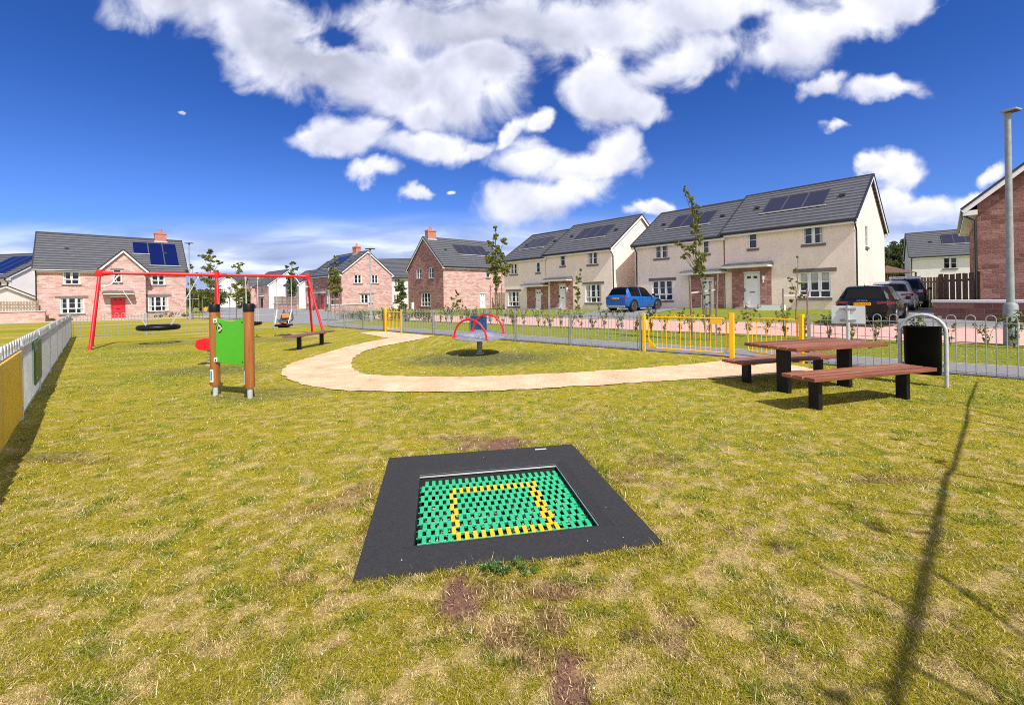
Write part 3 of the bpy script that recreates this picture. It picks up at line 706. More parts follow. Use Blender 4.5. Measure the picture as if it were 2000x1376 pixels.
            if 'canopy' in op:
                x0, x1, z0_, pj = op['canopy'][-4:]
                if op['canopy'][0] == 'px':
                    P0, dd, L, T_ = faces[fc]; _, pxa, pxb, pyc, pj = op['canopy']
                    x0 = pt_on(P0, dd, pxa, 500)[0]; x1 = pt_on(P0, dd, pxb, 500)[0]; z0_ = pt_on(P0, dd, (pxa+pxb)/2, pyc)[1]-z0
                g = MB(); g.box(x0, -pj, z0_, x1, -.001, z0_+.16, Tw); cn = g.build('canopy', M['white'], root)
                g = MB(); vs = [Tw(*v) for v in ((x0-.06, -pj-.06, z0_+.165), (x1+.06, -pj-.06, z0_+.165), (x1+.06, -.002, z0_+.165), (x0-.06, -.002, z0_+.165), (x0+.05, -pj+.15, z0_+.26), (x1-.05, -pj+.15, z0_+.26), (x1-.05, -.002, z0_+.36), (x0+.05, -.002, z0_+.36))]
                g.add(vs, [(0, 3, 2, 1), (4, 5, 6, 7), (0, 1, 5, 4), (1, 2, 6, 5), (2, 3, 7, 6), (3, 0, 4, 7)]); g.build('canopy_roof', M['roof'], cn)
            if 'porch' in op:   # stone panel behind the door, built round the opening
                pa, pb, pz = op['porch']; x0 = a-pa; x1 = c+pb; z1_ = op.get('pz', pz)
                g = MB(); n = -.06
                g.box(x0, n, -.3, a-.001, -.001, z1_, Tw); g.box(c+.001, n, -.3, x1, -.001, z1_, Tw); g.box(a-.0, n, e+.1, c+.0, -.001, z1_, Tw)
                g.build('stone_surround', M['darkened_stone'], root)
                g = MB(); lx = c+.16
                g.box(lx, n-.12, e-.45, lx+.08, n, e-.2, Tw); g.box(lx+.02, n-.1, e-.62, lx+.06, n-.04, e-.45, Tw); g.build('wall_light', M['whitepaint'], root)
    # solar panels on the front slope
    for (x0, x1, t0, t1, k, mm) in solar:
        for i in range(k):
            xa = x0+(x1-x0)*i/k+.02; xb = x0+(x1-x0)*(i+1)/k-.02
            ya, yb = -ov+(D/2+ov)*t0, -ov+(D/2+ov)*t1
            g = MB(); vs = []
            for y in (ya, yb):
                for x in (xa, xb):
                    for dz in (.13, .185): vs.append((x, y, he+y*sl+dz))
            g.add(vs, [(0, 1, 3, 2), (4, 6, 7, 5), (1, 5, 7, 3), (0, 2, 6, 4), (0, 4, 5, 1), (2, 3, 7, 6)]); sp_ = g.build('solar_panel', M[mm], root)
            g = MB(); za, zb = he+ya*sl+.19, he+yb*sl+.19
            for p, q_ in (((xa, ya, za), (xb, ya, za)), ((xb, ya, za), (xb, yb, zb)), ((xb, yb, zb), (xa, yb, zb)), ((xa, yb, zb), (xa, ya, za))): g.beam(p, q_, .028, .02)
            g.build('frame', M['solarfr'], sp_)
        g = MB(); y = -ov+(D/2+ov)*t0; g.box(x0-.1, y-.14, he+y*sl+.08, x1+.1, y-.02, he+y*sl+.155); g.build('panel_flashing', M['galv'], root)
    for (vx, vt) in (((Wd*.18, .55), (Wd*.86, .55)) if solar else ()):
        y = -ov+(D/2+ov)*vt; g = MB(); g.box(vx-.14, y-.12, he+y*sl+.1, vx+.14, y+.12, he+y*sl+.24); g.build('roof_vent', M['rooftrim'], roof)
    if chimney:
        cx, w_, hh = chimney; zr = he+rise; g = MB()
        g.box(cx-w_/2, D/2-.35, zr-.7, cx+w_/2, D/2+.35, zr+hh); g.box(cx-w_/2-.05, D/2-.4, zr+hh, cx+w_/2+.05, D/2+.4, zr+hh+.12); g.box(cx-w_/2-.0, D/2-.35, zr+hh+.12, cx+w_/2, D/2+.35, zr+hh+.2)
        ch = g.build('chimney', M['brick'], root)
        g = MB(); g.lathe([(.14, 0), (.13, .1), (.105, .32), (.13, .34), (.13, .42), (.1, .42)], 12, (cx, D/2, zr+hh+.2)); g.build('chimney_pot', M['brick'], ch)
        g = MB(); g.box(cx-w_/2-.07, D/2-.44, zr-.42, cx+w_/2+.07, D/2-.36, zr-.12); g.build('flashing', M['galv'], ch)
    if extra: extra(root, faces, T)
    return root

def alarm(x, y, z):
    def f(root, faces, T):
        g = MB(); g.tube([(x, y+.02, z), (x, y-.07, z)], .13, 14); g.build('round_vent', M['galvdull'], root)
    return f
W2 = dict(cols=2); UP = dict(cols=2, wsill=False); G3 = dict(cols=3, low=True, lintel=1)
# near pair, right and left units
house('semi_detached_house', 'nearest cream harled house on the right, white door and a round vent beside its porch', (13.86, 28.25), (18.3, 23.2), .56, 8.6, 4.95, 2.87, ('cream', 'cream'),
      [('win', 'front', ('px', 1567, 440, 1610, 476), dict(cols=2)), ('win', 'front', ('px', 1461, 452, 1480, 485), dict(cols=1)),
       ('win', 'front', ('px', 1560, 531, 1623, 581), dict(cols=3, low=True, lintel=1, tr=.27, blind=.42)),
       ('door', 'front', ('px', 1452, 533, 1486, 603), dict(canopy=('px', 1421, 1509, 523, .85), porch=(.68, .62, 2.52))),
       ('win', 'right', ('px', 1690, 442, 1695, 482), dict(cols=1)), ('win', 'left', (3, 3, 3.6, 4), dict(cols=1))],
      solar=[(1.7, 5.05, .38, .74, 3, 'solar')], down=(99,), gables='right', extra=alarm(.3, 0, 2.45), group='cream harled houses in the street')
house('semi_detached_house', 'cream harled house with a young tree in front of its porch, beside the blue car', (9.46, 33.25), (13.80, 28.32), .50, 8.6, 4.88, 2.80, ('cream', 'cream'),
      [('win', 'front', ('px', 1278, 476, 1306, 504), dict(cols=2)), ('win', 'front', ('px', 1372, 470, 1386, 495), dict(cols=1)),
       ('win', 'front', ('px', 1274, 548, 1314, 586), dict(cols=3, low=True, lintel=1, tr=.3)),
       ('door', 'front', ('px', 1368, 544, 1396, 606), dict(canopy=('px', 1338, 1418, 536, .85), porch=(.75, .6, 2.5)))],
      solar=[(1.8, 4.95, .38, .74, 3, 'solar')], down=(.15,), group='cream harled houses in the street')
house('semi_detached_house', 'cream harled house whose bare sunlit gable rises behind the blue car', (3.11, 39.2), (7.85, 34.1), .42, 8.6, 4.95, 2.87, ('cream', 'cream'),
      [('win', 'front', ('px', 1147, 491, 1168, 516), dict(cols=2)), ('win', 'front', ('px', 1094, 496, 1104, 519), dict(cols=1)),
       ('win', 'front', ('px', 1143, 555, 1175, 591), dict(cols=3, low=True, lintel=1, tr=.3)),
       ('door', 'front', ('px', 1091, 556, 1106, 605), dict(canopy=('px', 1071, 1117, 549, .8), porch=(.95, .8, 2.5)))],
      solar=[(1.9, 5.3, .38, .74, 3, 'solar')], down=(99,), group='cream harled houses in the street')
house('semi_detached_house', 'cream harled house partly behind a leafy young tree, lower half of the farther pair', (-.72, 43.3), (3.05, 39.26), .36, 8.6, 4.85, 2.75, ('cream', 'cream'),
      [('win', 'front', ('px', 996, 515, 1011, 535), dict(cols=2)), ('win', 'front', ('px', 1047, 512, 1055, 532), dict(cols=1)),
       ('win', 'front', ('px', 992, 569, 1015, 598), dict(cols=3, low=True, lintel=1, tr=.3)),
       ('door', 'front', ('px', 1045, 567, 1058, 606), dict(canopy=('px', 1026, 1070, 560, .8), porch=(1.0, .8, 2.4)))],
      solar=[(.9, 4.0, .38, .74, 3, 'solar')], group='cream harled houses in the street')
# pink stone house with side gable coloured darker for its shade, centre
house('detached_house', 'pink stone house with its gable in shade, a chimney and four roof panels', (-7.6, 48.4), (-.5, 54.3), .2, 8.6, 5.05, 3.5, ('pink', 'darkened_stone'),
      [('win', 'front', ('px', 949, 523, 957, 542), dict(cols=1)), ('door', 'front', ('px', 937, 573, 949, 612), {}),
       ('win', 'left', ('px', 813, 524, 824, 544), dict(cols=2)), ('win', 'left', ('px', 837, 522, 848, 543), dict(cols=2)),
       ('win', 'left', ('px', 822, 572, 841, 598), dict(cols=3, low=True, lintel=1, tr=.3))],
      solar=[(3.2, 7.7, .42, .76, 4, 'solar')], chimney=(.9, 1.1, .75), group='pink stone houses')
# pink stone house further left, gable towards us
house('detached_house', 'pink stone house, sunlit gable facing the playground, red door in its shaded side', (-29.3, 64.1), (-22.7, 58), .1, 7.6, 5.05, 3.05, ('darkened_stone', 'pink'),
      [('win', 'front', (1.0, 3.3, 1.7, 4.6), dict(cols=1)), ('win', 'front', (4.6, .9, 5.9, 2.2), dict(cols=2)), ('door', 'front', (2.6, 0, 3.6, 2.2), dict(m='reddoor', canopy=(1.9, 4.3, 2.45, .8))),
       ('win', 'right', ('px', 691, 537, 707, 553), dict(cols=2)), ('win', 'right', ('px', 725, 537, 739, 553), dict(cols=2)), ('win', 'right', ('px', 704, 575, 727, 591), dict(cols=3, lintel=1))],
      solar=[(2.0, 5.6, .3, .85, 3, 'solarblue')], chimney=(6.0, 1.1, .75), down=(6.4,), group='pink stone houses')
house('terraced_house', 'grey roofed house seen over the shaded side of the pink gabled house', (-33.3, 70.2), (-29.7, 66.8), .1, 7.6, 4.9, 2.9, ('pink', 'white_r'),
      [('win', 'front', (.8, 3.2, 1.9, 4.4), dict(cols=2)), ('win', 'front', (.8, .9, 2.2, 2.2), dict(cols=3))], solar=[(.8, 4.2, .3, .8, 3, 'solarblue')])
house('detached_house', 'white walled house with plain dark roof between the two pink gabled houses', (-22.6, 67.5), (-13.6, 67.0), .1, 8.2, 4.9, 3.0, ('white_r', 'white_r'),
      [('win', 'front', ('px', 770, 544, 781, 558), dict(cols=2)), ('win', 'front', ('px', 768, 576, 779, 590), dict(cols=2))], down=(8.9,))
# big pink house on the left with a projecting central gable
A_, B_ = (-42.6, 38.9), (-34.75, 46.4)
house('detached_house', 'long pink stone house with red front door under a central gable', A_, B_, .0, 8.4, 4.86, 3.55, ('pink', 'white_r'),
      [('win', 'front', ('px', 122, 525, 157, 555), dict(cols=2, low=True, lintel=.4)), ('win', 'front', ('px', 116, 582, 165, 612), dict(cols=3, low=True, lintel=1)),
       ('win', 'front', ('px', 295, 530, 323, 556), dict(cols=2, low=True, lintel=.4)), ('win', 'front', ('px', 289, 579, 329, 607), dict(cols=3, low=True, lintel=1)),
       ('win', 'bay', ('px', 220, 525, 238, 551), dict(cols=1, lintel=.6)),
       ('door', 'bay', ('px', 217, 580, 245, 624), dict(m='reddoor', canopy=('px', 200, 260, 575, .8)))],
      solar=[(6.75, 7.98, .50, .84, 1, 'solarblue'), (8.0, 10.4, .17, .84, 2, 'solarblue')], chimney=(9.15, 1.0, .65), bay=(4.25, 7.5, 1.1, 1.75), down=(.05,), group='pink stone houses')
house('detached_house', 'pale house at the left edge with dark panels on its low roof', (-63, 48.5), (-54.2, 47), .0, 8.5, 4.6, 2.9, ('white_r', 'white_r'),
      [('win', 'front', (6.9, 3.0, 7.8, 4.1), dict(cols=2))], solar=[(3.5, 7.6, .12, .85, 3, 'solarblue')], down=(8.7,))
house('garage', 'low pale outbuilding with pitched roof at the far left edge', (-54.6, 40.5), (-50.6, 40.2), .0, 6, 2.0, 1.35, ('white_r', 'white_r'), [])
# far street
house('detached_house', 'white gabled house far behind the middle leg of the swing frame', (-78.7, 124), (-78.4, 114), .0, 8.2, 5.2, 3.3, ('white_r', 'white_r'),
      [('win', 'right', ('px', 433.5, 564, 440, 572), dict(cols=2)), ('win', 'right', ('px', 447, 564, 455, 572), dict(cols=2))], group='distant white houses')
house('semi_detached_house', 'distant house with pink stone front and tall white gable', (-57.2, 94.6), (-48.6, 87), .0, 8.0, 4.9, 3.0, ('pink', 'white_r'),
      [('win', 'front', (6.6, 3.0, 8.2, 4.3), dict(cols=3)), ('win', 'front', (2.2, 3.0, 3.0, 4.3), dict(cols=1)), ('door', 'front', (7.2, 0, 8.2, 2.2), dict(m='black', canopy=(6, 9, 2.5, .9))), ('win', 'front', (2.2, .9, 3.6, 2.2), dict(cols=2))],
      bay=(1.2, 4.4, .9, 1.9), group='distant white houses')
house('semi_detached_house', 'distant house with grey front and white gable, left of the shaded red-door house', (-43.8, 84.2), (-39.2, 80.1), .0, 8.0, 4.6, 2.7, ('grey_r', 'white_r'),
      [('win', 'front', (.8, 2.9, 1.8, 4.1), dict(cols=2)), ('win', 'front', (3.9, 2.9, 5.1, 4.1), dict(cols=2)), ('door', 'front', (4.2, 0, 5.2, 2.2), {})], group='distant white houses')
house('detached_house', 'white house with three roof panels beyond the brown timber fence', (47.2, 51.5), (55.6, 44.8), .9, 8.2, 4.75, 3.0, ('white_r', 'white_r'),
      [('win', 'front', ('px', 1842, 503, 1870, 524), dict(cols=2))], solar=[(2.9, 6.8, .42, .8, 4, 'solar')], down=(.1,))
house('detached_house', 'shade-darkened red stone house at the right edge, only its gable corner showing', (25.9, 24.6), (19.4, 18.1), .56, 8.6, 4.62, 3.8, ('kstone', 'kstone'), [], ov=.42, ovg=.3, down=(9.3,), group='pink stone houses')

def on_wall(A, B, px, py, n=.05):
    A = Vector(A); d = (Vector(B)-A).normalized(); s, z = pt_on(A, d, px, py); p = A+d*s+Vector((d.y, -d.x))*n
    return p.x, p.y, z, math.atan2(d.y, d.x)
# meter box on the shaded gable
x, y, z, a = on_wall((-13.1, 55.02), (-7.6, 48.4), 807, 597, .1)
r = thing('meter_box', 'white meter box low on the shaded stone gable', 'meter box', (x, y, z), a)
mb = MB(); mb.box(-.24, -.12, -.42, .24, .1, .42); mb.build('box', M['white'], r, bevel=.02); mb = MB(); mb.box(-.19, -.135, -.36, .19, -.12, .36); mb.build('door', M['whitepaint'], r)

# ---------------------------------------------------------------- garden walls and timber fences
def stone_wall(label, pts, zb, zt_, m='pink', cop='kerb', w=.28, ch=.1):
    r = thing('garden_wall', label, 'garden wall', (pts[0][0], pts[0][1], 0)); o = Vector((pts[0][0], pts[0][1], 0)); mb = MB(); mc = MB()
    for a, b in zip(pts[:-1], pts[1:]):
        a3, b3 = Vector((*a, 0))-o, Vector((*b, 0))-o; zm = (zb+zt_)/2
        mb.beam(a3+Vector((0, 0, zm)), b3+Vector((0, 0, zm)), w, zt_-zb)
        d = (b3-a3).normalized()*.06; mc.beam(a3-d+Vector((0, 0, zt_+ch/2)), b3+d+Vector((0, 0, zt_+ch/2)), w+.12, ch)
    mb.build('masonry', M[m], r); mc.build('coping', M[cop], r, bevel=.012); return r
def timber_fence(label, a, b, zb, zt_, m='timberg', bw=.12, gap=.025, face=1, group=None, scallop=0):
    r = thing('timber_fence', label, 'timber fence', (a[0], a[1], 0), 0, group); o = Vector((a[0], a[1], 0)); a3, b3 = Vector((0, 0, 0)), Vector((*b, 0))-o
    d = (b3-a3); L = d.length; d.normalize(); nn = Vector((d.y, -d.x, 0)); mb = MB(); n = int(L/(bw+gap))
    for i in range(n):
        s = i*(bw+gap)+bw/2; off = .03 if i % 2 else -.0
        h = zt_-random.uniform(0, .02)-scallop*abs(math.sin(s*1.7))*.2
        p = d*s+nn*off*face; mb.beam(p+Vector((0, 0, zb)), p+Vector((0, 0, h)), bw, .02, nn)
    mb.build('boards', M[m], r)
    mb = MB()
    for z in (zb+.25, zt_-.3): mb.beam(Vector((0, 0, z))-nn*.05*face, d*L+Vector((0, 0, z))-nn*.05*face, .06, .09)
    mb.build('rails', M[m], r)
    k = max(1, int(L/2.4))
    for i in range(k+1):
        p = d*(L*i/k)-nn*.1*face; g = MB(); g.box(p.x-.05, p.y-.05, zb-.2, p.x+.05, p.y+.05, zt_+.03); g.build('post', M[m], r)
    return r
# left garden wall with timber on top (meets the pink house)
wa = q(-9.5, .5); wb = q(.7, .5); 
stone_wall('pink stone garden wall with pale coping left of the long pink house', [wa, wb], -.2, .88)
timber_fence('pale timber fence standing on the pink garden wall', q(-9.5, .45), q(.2, .45), .99, 1.83, gap=.05)
stone_wall('red stone garden wall with thick white coping below the brown timber fence', [(17.25, 17.75), (20.9, 10.7)], .1, 1.02, 'kstone', 'whitepaint', ch=.11)
timber_fence('dark brown gapped timber fence above the white coping', (19.9, 20.3), (19.3, 18.05), .5, 2.25, 'timberd', bw=.14, gap=.05)
timber_fence('lighter brown timber gate fence between the dark car and the brown fence', (24.6, 27.2), (26.4, 26.4), .56, 2.35, 'timberg')
timber_fence('brown timber fence behind the parked cars', (25.5, 32.0), (27.8, 31.2), .56, 2.5, 'timberg')
stone_wall('low pink garden wall in front of the pink gabled house', [G(650, 613.5, .0), (-17.5, 52.5)], -.1, .95, 'pink', 'whitepaint')
stone_wall('far pink garden wall beside the distant grey house', [(-41.5, 76), (-34.5, 70)], -.1, 1.0)
timber_fence('grey timber fence on the far pink garden wall', (-41.5, 76), (-34.5, 70), 1.1, 2.3)
a_ = Vector((-.5, 54.3))
timber_fence('grey timber gate beside the sunlit side wall', (-2.1, 52.2), (-.9, 51.6), .2, 2.1, 'timberg')
timber_fence('dark arched timber gate beside the cream house and the leafy tree', (-.85, 49.5), (.4, 46.6), .2, 2.05, 'timberd', scallop=.6)

# pergola top beyond the fence on the right
r = thing('gazebo', 'dark gazebo top rising above the brown timber fence', 'gazebo', (27.4, 31.8, .56)); g = MB()
g.add([(-1.2, -1.2, 2.25), (1.2, -1.2, 2.25), (1.2, 1.2, 2.25), (-1.2, 1.2, 2.25), (0, 0, 2.85)], [(0, 1, 4), (1, 2, 4), (2, 3, 4), (3, 0, 4), (3, 2, 1, 0)]); g.build('roof', M['timberd'], r)
g = MB(); [g.box(sx-.04, sy-.04, 0, sx+.04, sy+.04, 2.25) for sx in (-1.1, 1.1) for sy in (-1.1, 1.1)]; g.build('frame', M['timberd'], r)

# ---------------------------------------------------------------- bow-top fence
PV = Vector
def arc(p, q_, h, n=7):
    p, q_ = PV(p), PV(q_); m_ = (p+q_)/2; r = (q_-p)/2
    return [m_-r*math.cos(math.pi*i/n)+PV((0, 0, h*math.sin(math.pi*i/n))) for i in range(n+1)]
def fence_run(label, a, b, npan, zf=lambda x, y: 0, group='grey bow-top fencing round the play area', m='galvdull', mesh=False, sp=.123, bar=.0085):
    a = PV((*a, 0)); b = PV((*b, 0)); L = (b-a).length; d = (b-a)/L
    r = thing('bow_top_fence', label, 'fence', a, math.atan2(d.y, d.x), group)
    for i in range(npan+1):
        g = MB(); s = L*i/npan; g.box(s-.027, -.027, -.05, s+.027, .027, 1.04); g.build('post', M[m], r)
    for i in range(npan):
        s0 = L*i/npan+.035; s1 = L*(i+1)/npan-.035; g = MB()
        for z in (.07, .93): g.beam((s0, 0, z), (s1, 0, z), .035, .012)
        n = max(4, int(round((s1-s0-.05)/sp))); n += (n % 2 == 0)
        xs = [s0+.05+(s1-s0-.1)*k/n for k in range(n+1)]
        for k, x in enumerate(xs):
            g.tube([(x, 0, .03), (x, 0, 1.0)], bar, 6, cap=False)
            if k % 2 == 0 and k+1 < len(xs): g.tube(arc((x, 0, 1.0), (xs[k+1], 0, 1.0), .062), bar, 6, cap=False)
        g.build('panel', M[m], r)
    return r
fence_run('grey bow-top fence from the litter bin to beyond the right edge', fpt(0, 2.95), fpt(0, -3.0), 3)
fence_run('grey bow-top fence between the wide yellow gate and the small yellow gate', fpt(0, 18.2), fpt(0, 6.78), 5)
fence_run('grey bow-top fence from the small yellow gate to the far corner', fpt(0, 25.6), fpt(0, 19.72), 3)
fence_run('grey bow-top fence across the far side behind the swings', (C1.x, C1.y), (C0.x, C0.y), 4)
fl0 = C1; fl1 = C1+LD*24.5
fence_run('pale grey bow-top fence running along the left side towards the camera', (fl0.x, fl0.y), (fl1.x, fl1.y), 9, m='galv', bar=.012)
# boards tied to the left fence
def on_left(s, n=.04): p = C1+LD*s; nn = PV((.719, .695)); return (p.x+nn.x*n, p.y+nn.y*n)
def left_s(px):
    u, w = uw(px, 600); k = u/F; return (k*C1.y-C1.x)/(LD.x-k*LD.y)
def board(label, name, s0, s1, z0, z1, m):
    x, y = on_left(s0); r = thing(name, label, 'board', (x, y, 0), math.atan2(LD.y, LD.x)); g = MB(); g.box(0, -.012, z0, s1-s0, .012, z1); g.build('panel', M[m], r, bevel=.008)
    g = MB(); [g.box(a-.02, .012, z-.02, a+.02, .022, z+.02) for a in (.08, s1-s0-.08) for z in (z0+.1, z1-.1)]; g.build('bolt', M['galv'], r)
s1_ = left_s(33)+.16; board('weathered orange board fixed to the left fence', 'play_panel', s1_, s1_+2.3, .12, .93, 'orangep')
s1_ = left_s(75)+.35; s2_ = left_s(59)+.0; board('dark green board fixed to the left fence', 'play_panel', s1_, s2_, .25, .92, 'greenb')
# blue board on the street fence behind the roundabout
def street_s(px):
    u, w = uw(px, 600); k = u/F; return (k*FP.y-FP.x)/(FD.x-k*FD.y)
sa, sb = street_s(921), street_s(952)
x, y = fpt(-.05, sa); r = thing('play_panel', 'blue board on the street fence behind the roundabout', 'board', (x, y, 0), math.atan2(-FD.y, -FD.x)); g = MB(); g.box(0, -.012, .33, sa-sb, .012, .84); g.build('panel', M['blueb'], r, bevel=.01)
random.seed(5); g = MB(); [g.box(a, -.02, z, a+random.uniform(.03, .08), -.0125, z+random.uniform(.015, .05)) for a, z in [(random.uniform(.05, sa-sb-.12), random.uniform(.38, .78)) for _ in range(14)]]; g.build('relief', M['solar'], r)

# yellow gates
def gate_leaf(r, x0, x1, h=.98, hoops=True, y=0):
    g = MB(); w = x1-x0; rr = .10; z0, z1 = .10, h-.06; R = .017
    pts = [(x0, y, z0+rr)]+[(x0, y, z1-rr)]+[(x0+rr-rr*math.cos(a), y, z1-rr+rr*math.sin(a)) for a in (.5, 1.0, 1.57)]+[(x1-rr+rr*math.sin(a), y, z1-rr+rr*math.cos(a)) for a in (0, .5, 1.0, 1.57)]+[(x1, y, z0+rr)]+[(x1-rr+rr*math.cos(a), y, z0+rr-rr*math.sin(a)) for a in (.5, 1.0, 1.57)]+[(x0+rr-rr*math.sin(a), y, z0+rr-rr*math.cos(a)) for a in (0, .5, 1.0, 1.57)]
    g.tube(pts, R, 8, cap=False); g.build('gate_frame', M['yellow'], r)
    g = MB(); n = int(w/.125); xs = [x0+w*(k+1)/(n+1) for k in range(n)]
    for k, x in enumerate(xs):
        g.tube([(x, y, z0), (x, y, z1)], .0075, 6, cap=False)
        if hoops and k % 2 == 0 and k+1 < n: g.tube(arc((x, y, z1), (xs[k+1], y, z1), .075), .0075, 6, cap=False)
    g.build('bars', M['yellow'], r)
gy = math.atan2(-FD.y, -FD.x)
def gpost(r, x, w=.09, h=1.02, y=0): g = MB(); g.box(x-w/2, y-w/2, -.05, x+w/2, y+w/2, h); g.build('post', M['yellow'], r, bevel=.008)
x, y = fpt(0, 6.67); r = thing('playground_gate', 'closed wide yellow gate leaf with hoops left of the opening', 'gate', (x, y, 0), gy)
gpost(r, 0, .075); gpost(r, 2.2, .10, 1.05); gate_leaf(r, .13, 2.08)
g = MB(); g.box(1.72, -.03, .78, 1.98, .03, .9); g.build('latch', M['yellow'], r)
g = MB(); g.add([(.13, -.02, .12), (.36, -.02, .12), (.13, -.02, .32), (.13, .02, .12), (.36, .02, .12), (.13, .02, .32)], [(0, 1, 2), (5, 4, 3), (0, 3, 4, 1), (1, 4, 5, 2), (2, 5, 3, 0)]); g.build('hinge', M['yellow'], r)
x, y = fpt(0, 3.08); ga_ = math.atan2(10.55-9.33, 5.70-6.2)
r = thing('playground_gate', 'yellow gate leaf standing open behind the picnic table', 'gate', (x, y, 0), ga_)
gpost(r, 0, .085, 1.04); gate_leaf(r, .1, 1.32, hoops=False)
x, y = fpt(0, 19.6); r = thing('playground_gate', 'small closed yellow gate at the far end of the tan path', 'gate', (x, y, 0), gy)
gpost(r, 0, .10, 1.08); gpost(r, 1.34, .08, 1.04); gate_leaf(r, .12, 1.26)
for k in range(1): gpost(r, .17, .05, 1.0, -.1)
# ---------------------------------------------------------------- playground things
def tube_obj(name, pts, r_, m, parent, n=10, smooth=True): g = MB(); g.tube(pts, r_, n); return g.build(name, m if not isinstance(m, str) else M[m], parent)
# trampoline set flush in the lawn
r = thing('ground_trampoline', 'sunken trampoline with green and yellow block bed in a black rubber surround', 'trampoline', (TR_C.x, TR_C.y, 0), TR_A)
ox, oy = trl(TR_O.x, TR_O.y); o2, ow, od = .885, .598, .535
X0, X1, Y0, Y1 = ox-ow, ox+ow, oy-od, oy+od
def ringrect(mb, a, b, za, zb):  # ring between rect a (outer) and b (inner)
    A4 = [(a[0], a[2], za), (a[1], a[2], za), (a[1], a[3], za), (a[0], a[3], za)]; B4 = [(b[0], b[2], zb), (b[1], b[2], zb), (b[1], b[3], zb), (b[0], b[3], zb)]
    mb.add(A4+B4, [(i, (i+1) % 4, 4+(i+1) % 4, 4+i) for i in range(4)])
g = MB()
ringrect(g, (-o2, o2, -o2, o2), (X0-.075, X1+.075, Y0-.06, Y1+.06), .022, .028)
ringrect(g, (X0-.075, X1+.075, Y0-.06, Y1+.06), (X0, X1, Y0, Y1), .028, .008)
ringrect(g, (-o2, o2, -o2, o2), (-o2-.012, o2+.012, -o2-.012, o2+.012), .022, -.03)
g.f[-4:] = [f[::-1] for f in g.f[-4:]]
g.build('rubber_surround', M['rubber'], r)
g = MB(); ringrect(g, (X0, X1, Y0, Y1), (X0, X1, Y0, Y1), .007, -.03); g.build('steel_rim', M['pit'], r)
g = MB(); e = .006
for (a, b, c, d) in ((X0, Y1-e, X1, Y1), (X1-e, Y0+e, X1, Y1-e)): g.box(a, b, -.016, c, d, -.005)
g.build('edge_strip', M['galv'], r)
g = MB(); ringrect(g, (X0, X1, Y0, Y1), (X0, X1, Y0, Y1), -.012, -.40); g.add([(X0, Y0, -.4), (X1, Y0, -.4), (X1, Y1, -.4), (X0, Y1, -.4)], [(0, 1, 2, 3)]); g.build('pit', M['pit'], r)
random.seed(3); g = MB()
for _ in range(520):
    x = random.uniform(X0+.05, X1-.05); y = Y0+.05+(Y1-Y0-.1)*random.random()**.9; s = random.uniform(.008, .028); a = random.uniform(0, 3.14)
    c_a, s_a = math.cos(a)*s, math.sin(a)*s; zz = random.uniform(-.20, -.12) if y < oy+.2 else -.36
    g.add([(x-c_a, y-s_a, zz), (x+s_a, y-c_a, zz+.01), (x+c_a, y+s_a, zz), (x-s_a, y+c_a, zz+.006)], [(0, 1, 2, 3)])
sp_ = MB()
for _ in range(6):
    a = random.choice([-1, 1])*random.uniform(.66, .86); b = random.uniform(-.85, .85); a, b = (a, b) if random.random() < .5 else (b, a); s = random.uniform(.002, .0045); sp_.add([(a-s, b-s, .0265), (a+s, b-s, .0265), (a+s, b+s, .0275), (a-s*.5, b+s, .0275)], [(0, 1, 2, 3)])
sp = sp_.build('pale_flecks', M['signback'], r); sp['kind'] = 'stuff'
st = g.build('debris', M['debris'], r); st['kind'] = 'stuff'
gg, gy_ = MB(), MB(); nr, pit = 12, .0548; rowd = (Y1-Y0-.05)/nr
for j in range(nr):
    y0 = Y0+.012+j*rowd
    for i in range(22):
        x = X0+.02+i*pit+(pit/2 if j % 2 else 0)
        if x+.034 > X1-.012: continue
        ri = round((x-X0)/pit)
        col = 4 <= (x-X0)/pit < 17.3; edgec = (4 <= (x-X0)/pit < 5.3) or (15.6 <= (x-X0)/pit < 17.3)
        yl = (j in (1, 9) and col) or (1 <= j <= 9 and edgec)
        b = gy_ if yl else gg; sag = -.042+.012*abs(j-nr/2)/nr
        z1 = sag+(.001 if j % 2 else 0)
        b.box(x, y0-.003, z1-.010, x+.0295, y0+rowd+.003, z1); 
    # thin link bars
    gg.tube([(X0+.01, y0, -.05), (X1-.01, y0, -.05)], .004, 5, cap=False)
gg.build('green_blocks', M['matg'], r, bevel=.003); gy_.build('yellow_blocks', M['maty'], r, bevel=.003)
g = MB(); 
for i in range(12): g.box(X1-.05, Y0+.06+i*.085, -.06, X1-.004, Y0+.085+i*.085, -.05)
g.build('side_links', M['matg'], r)
lx, ly = trl(*G(1056, 882)); g = MB(); g.box(lx-.055, ly-.009, .0255, lx+.055, ly+.009, .029); g.build('label_plate', M['signback'], r)
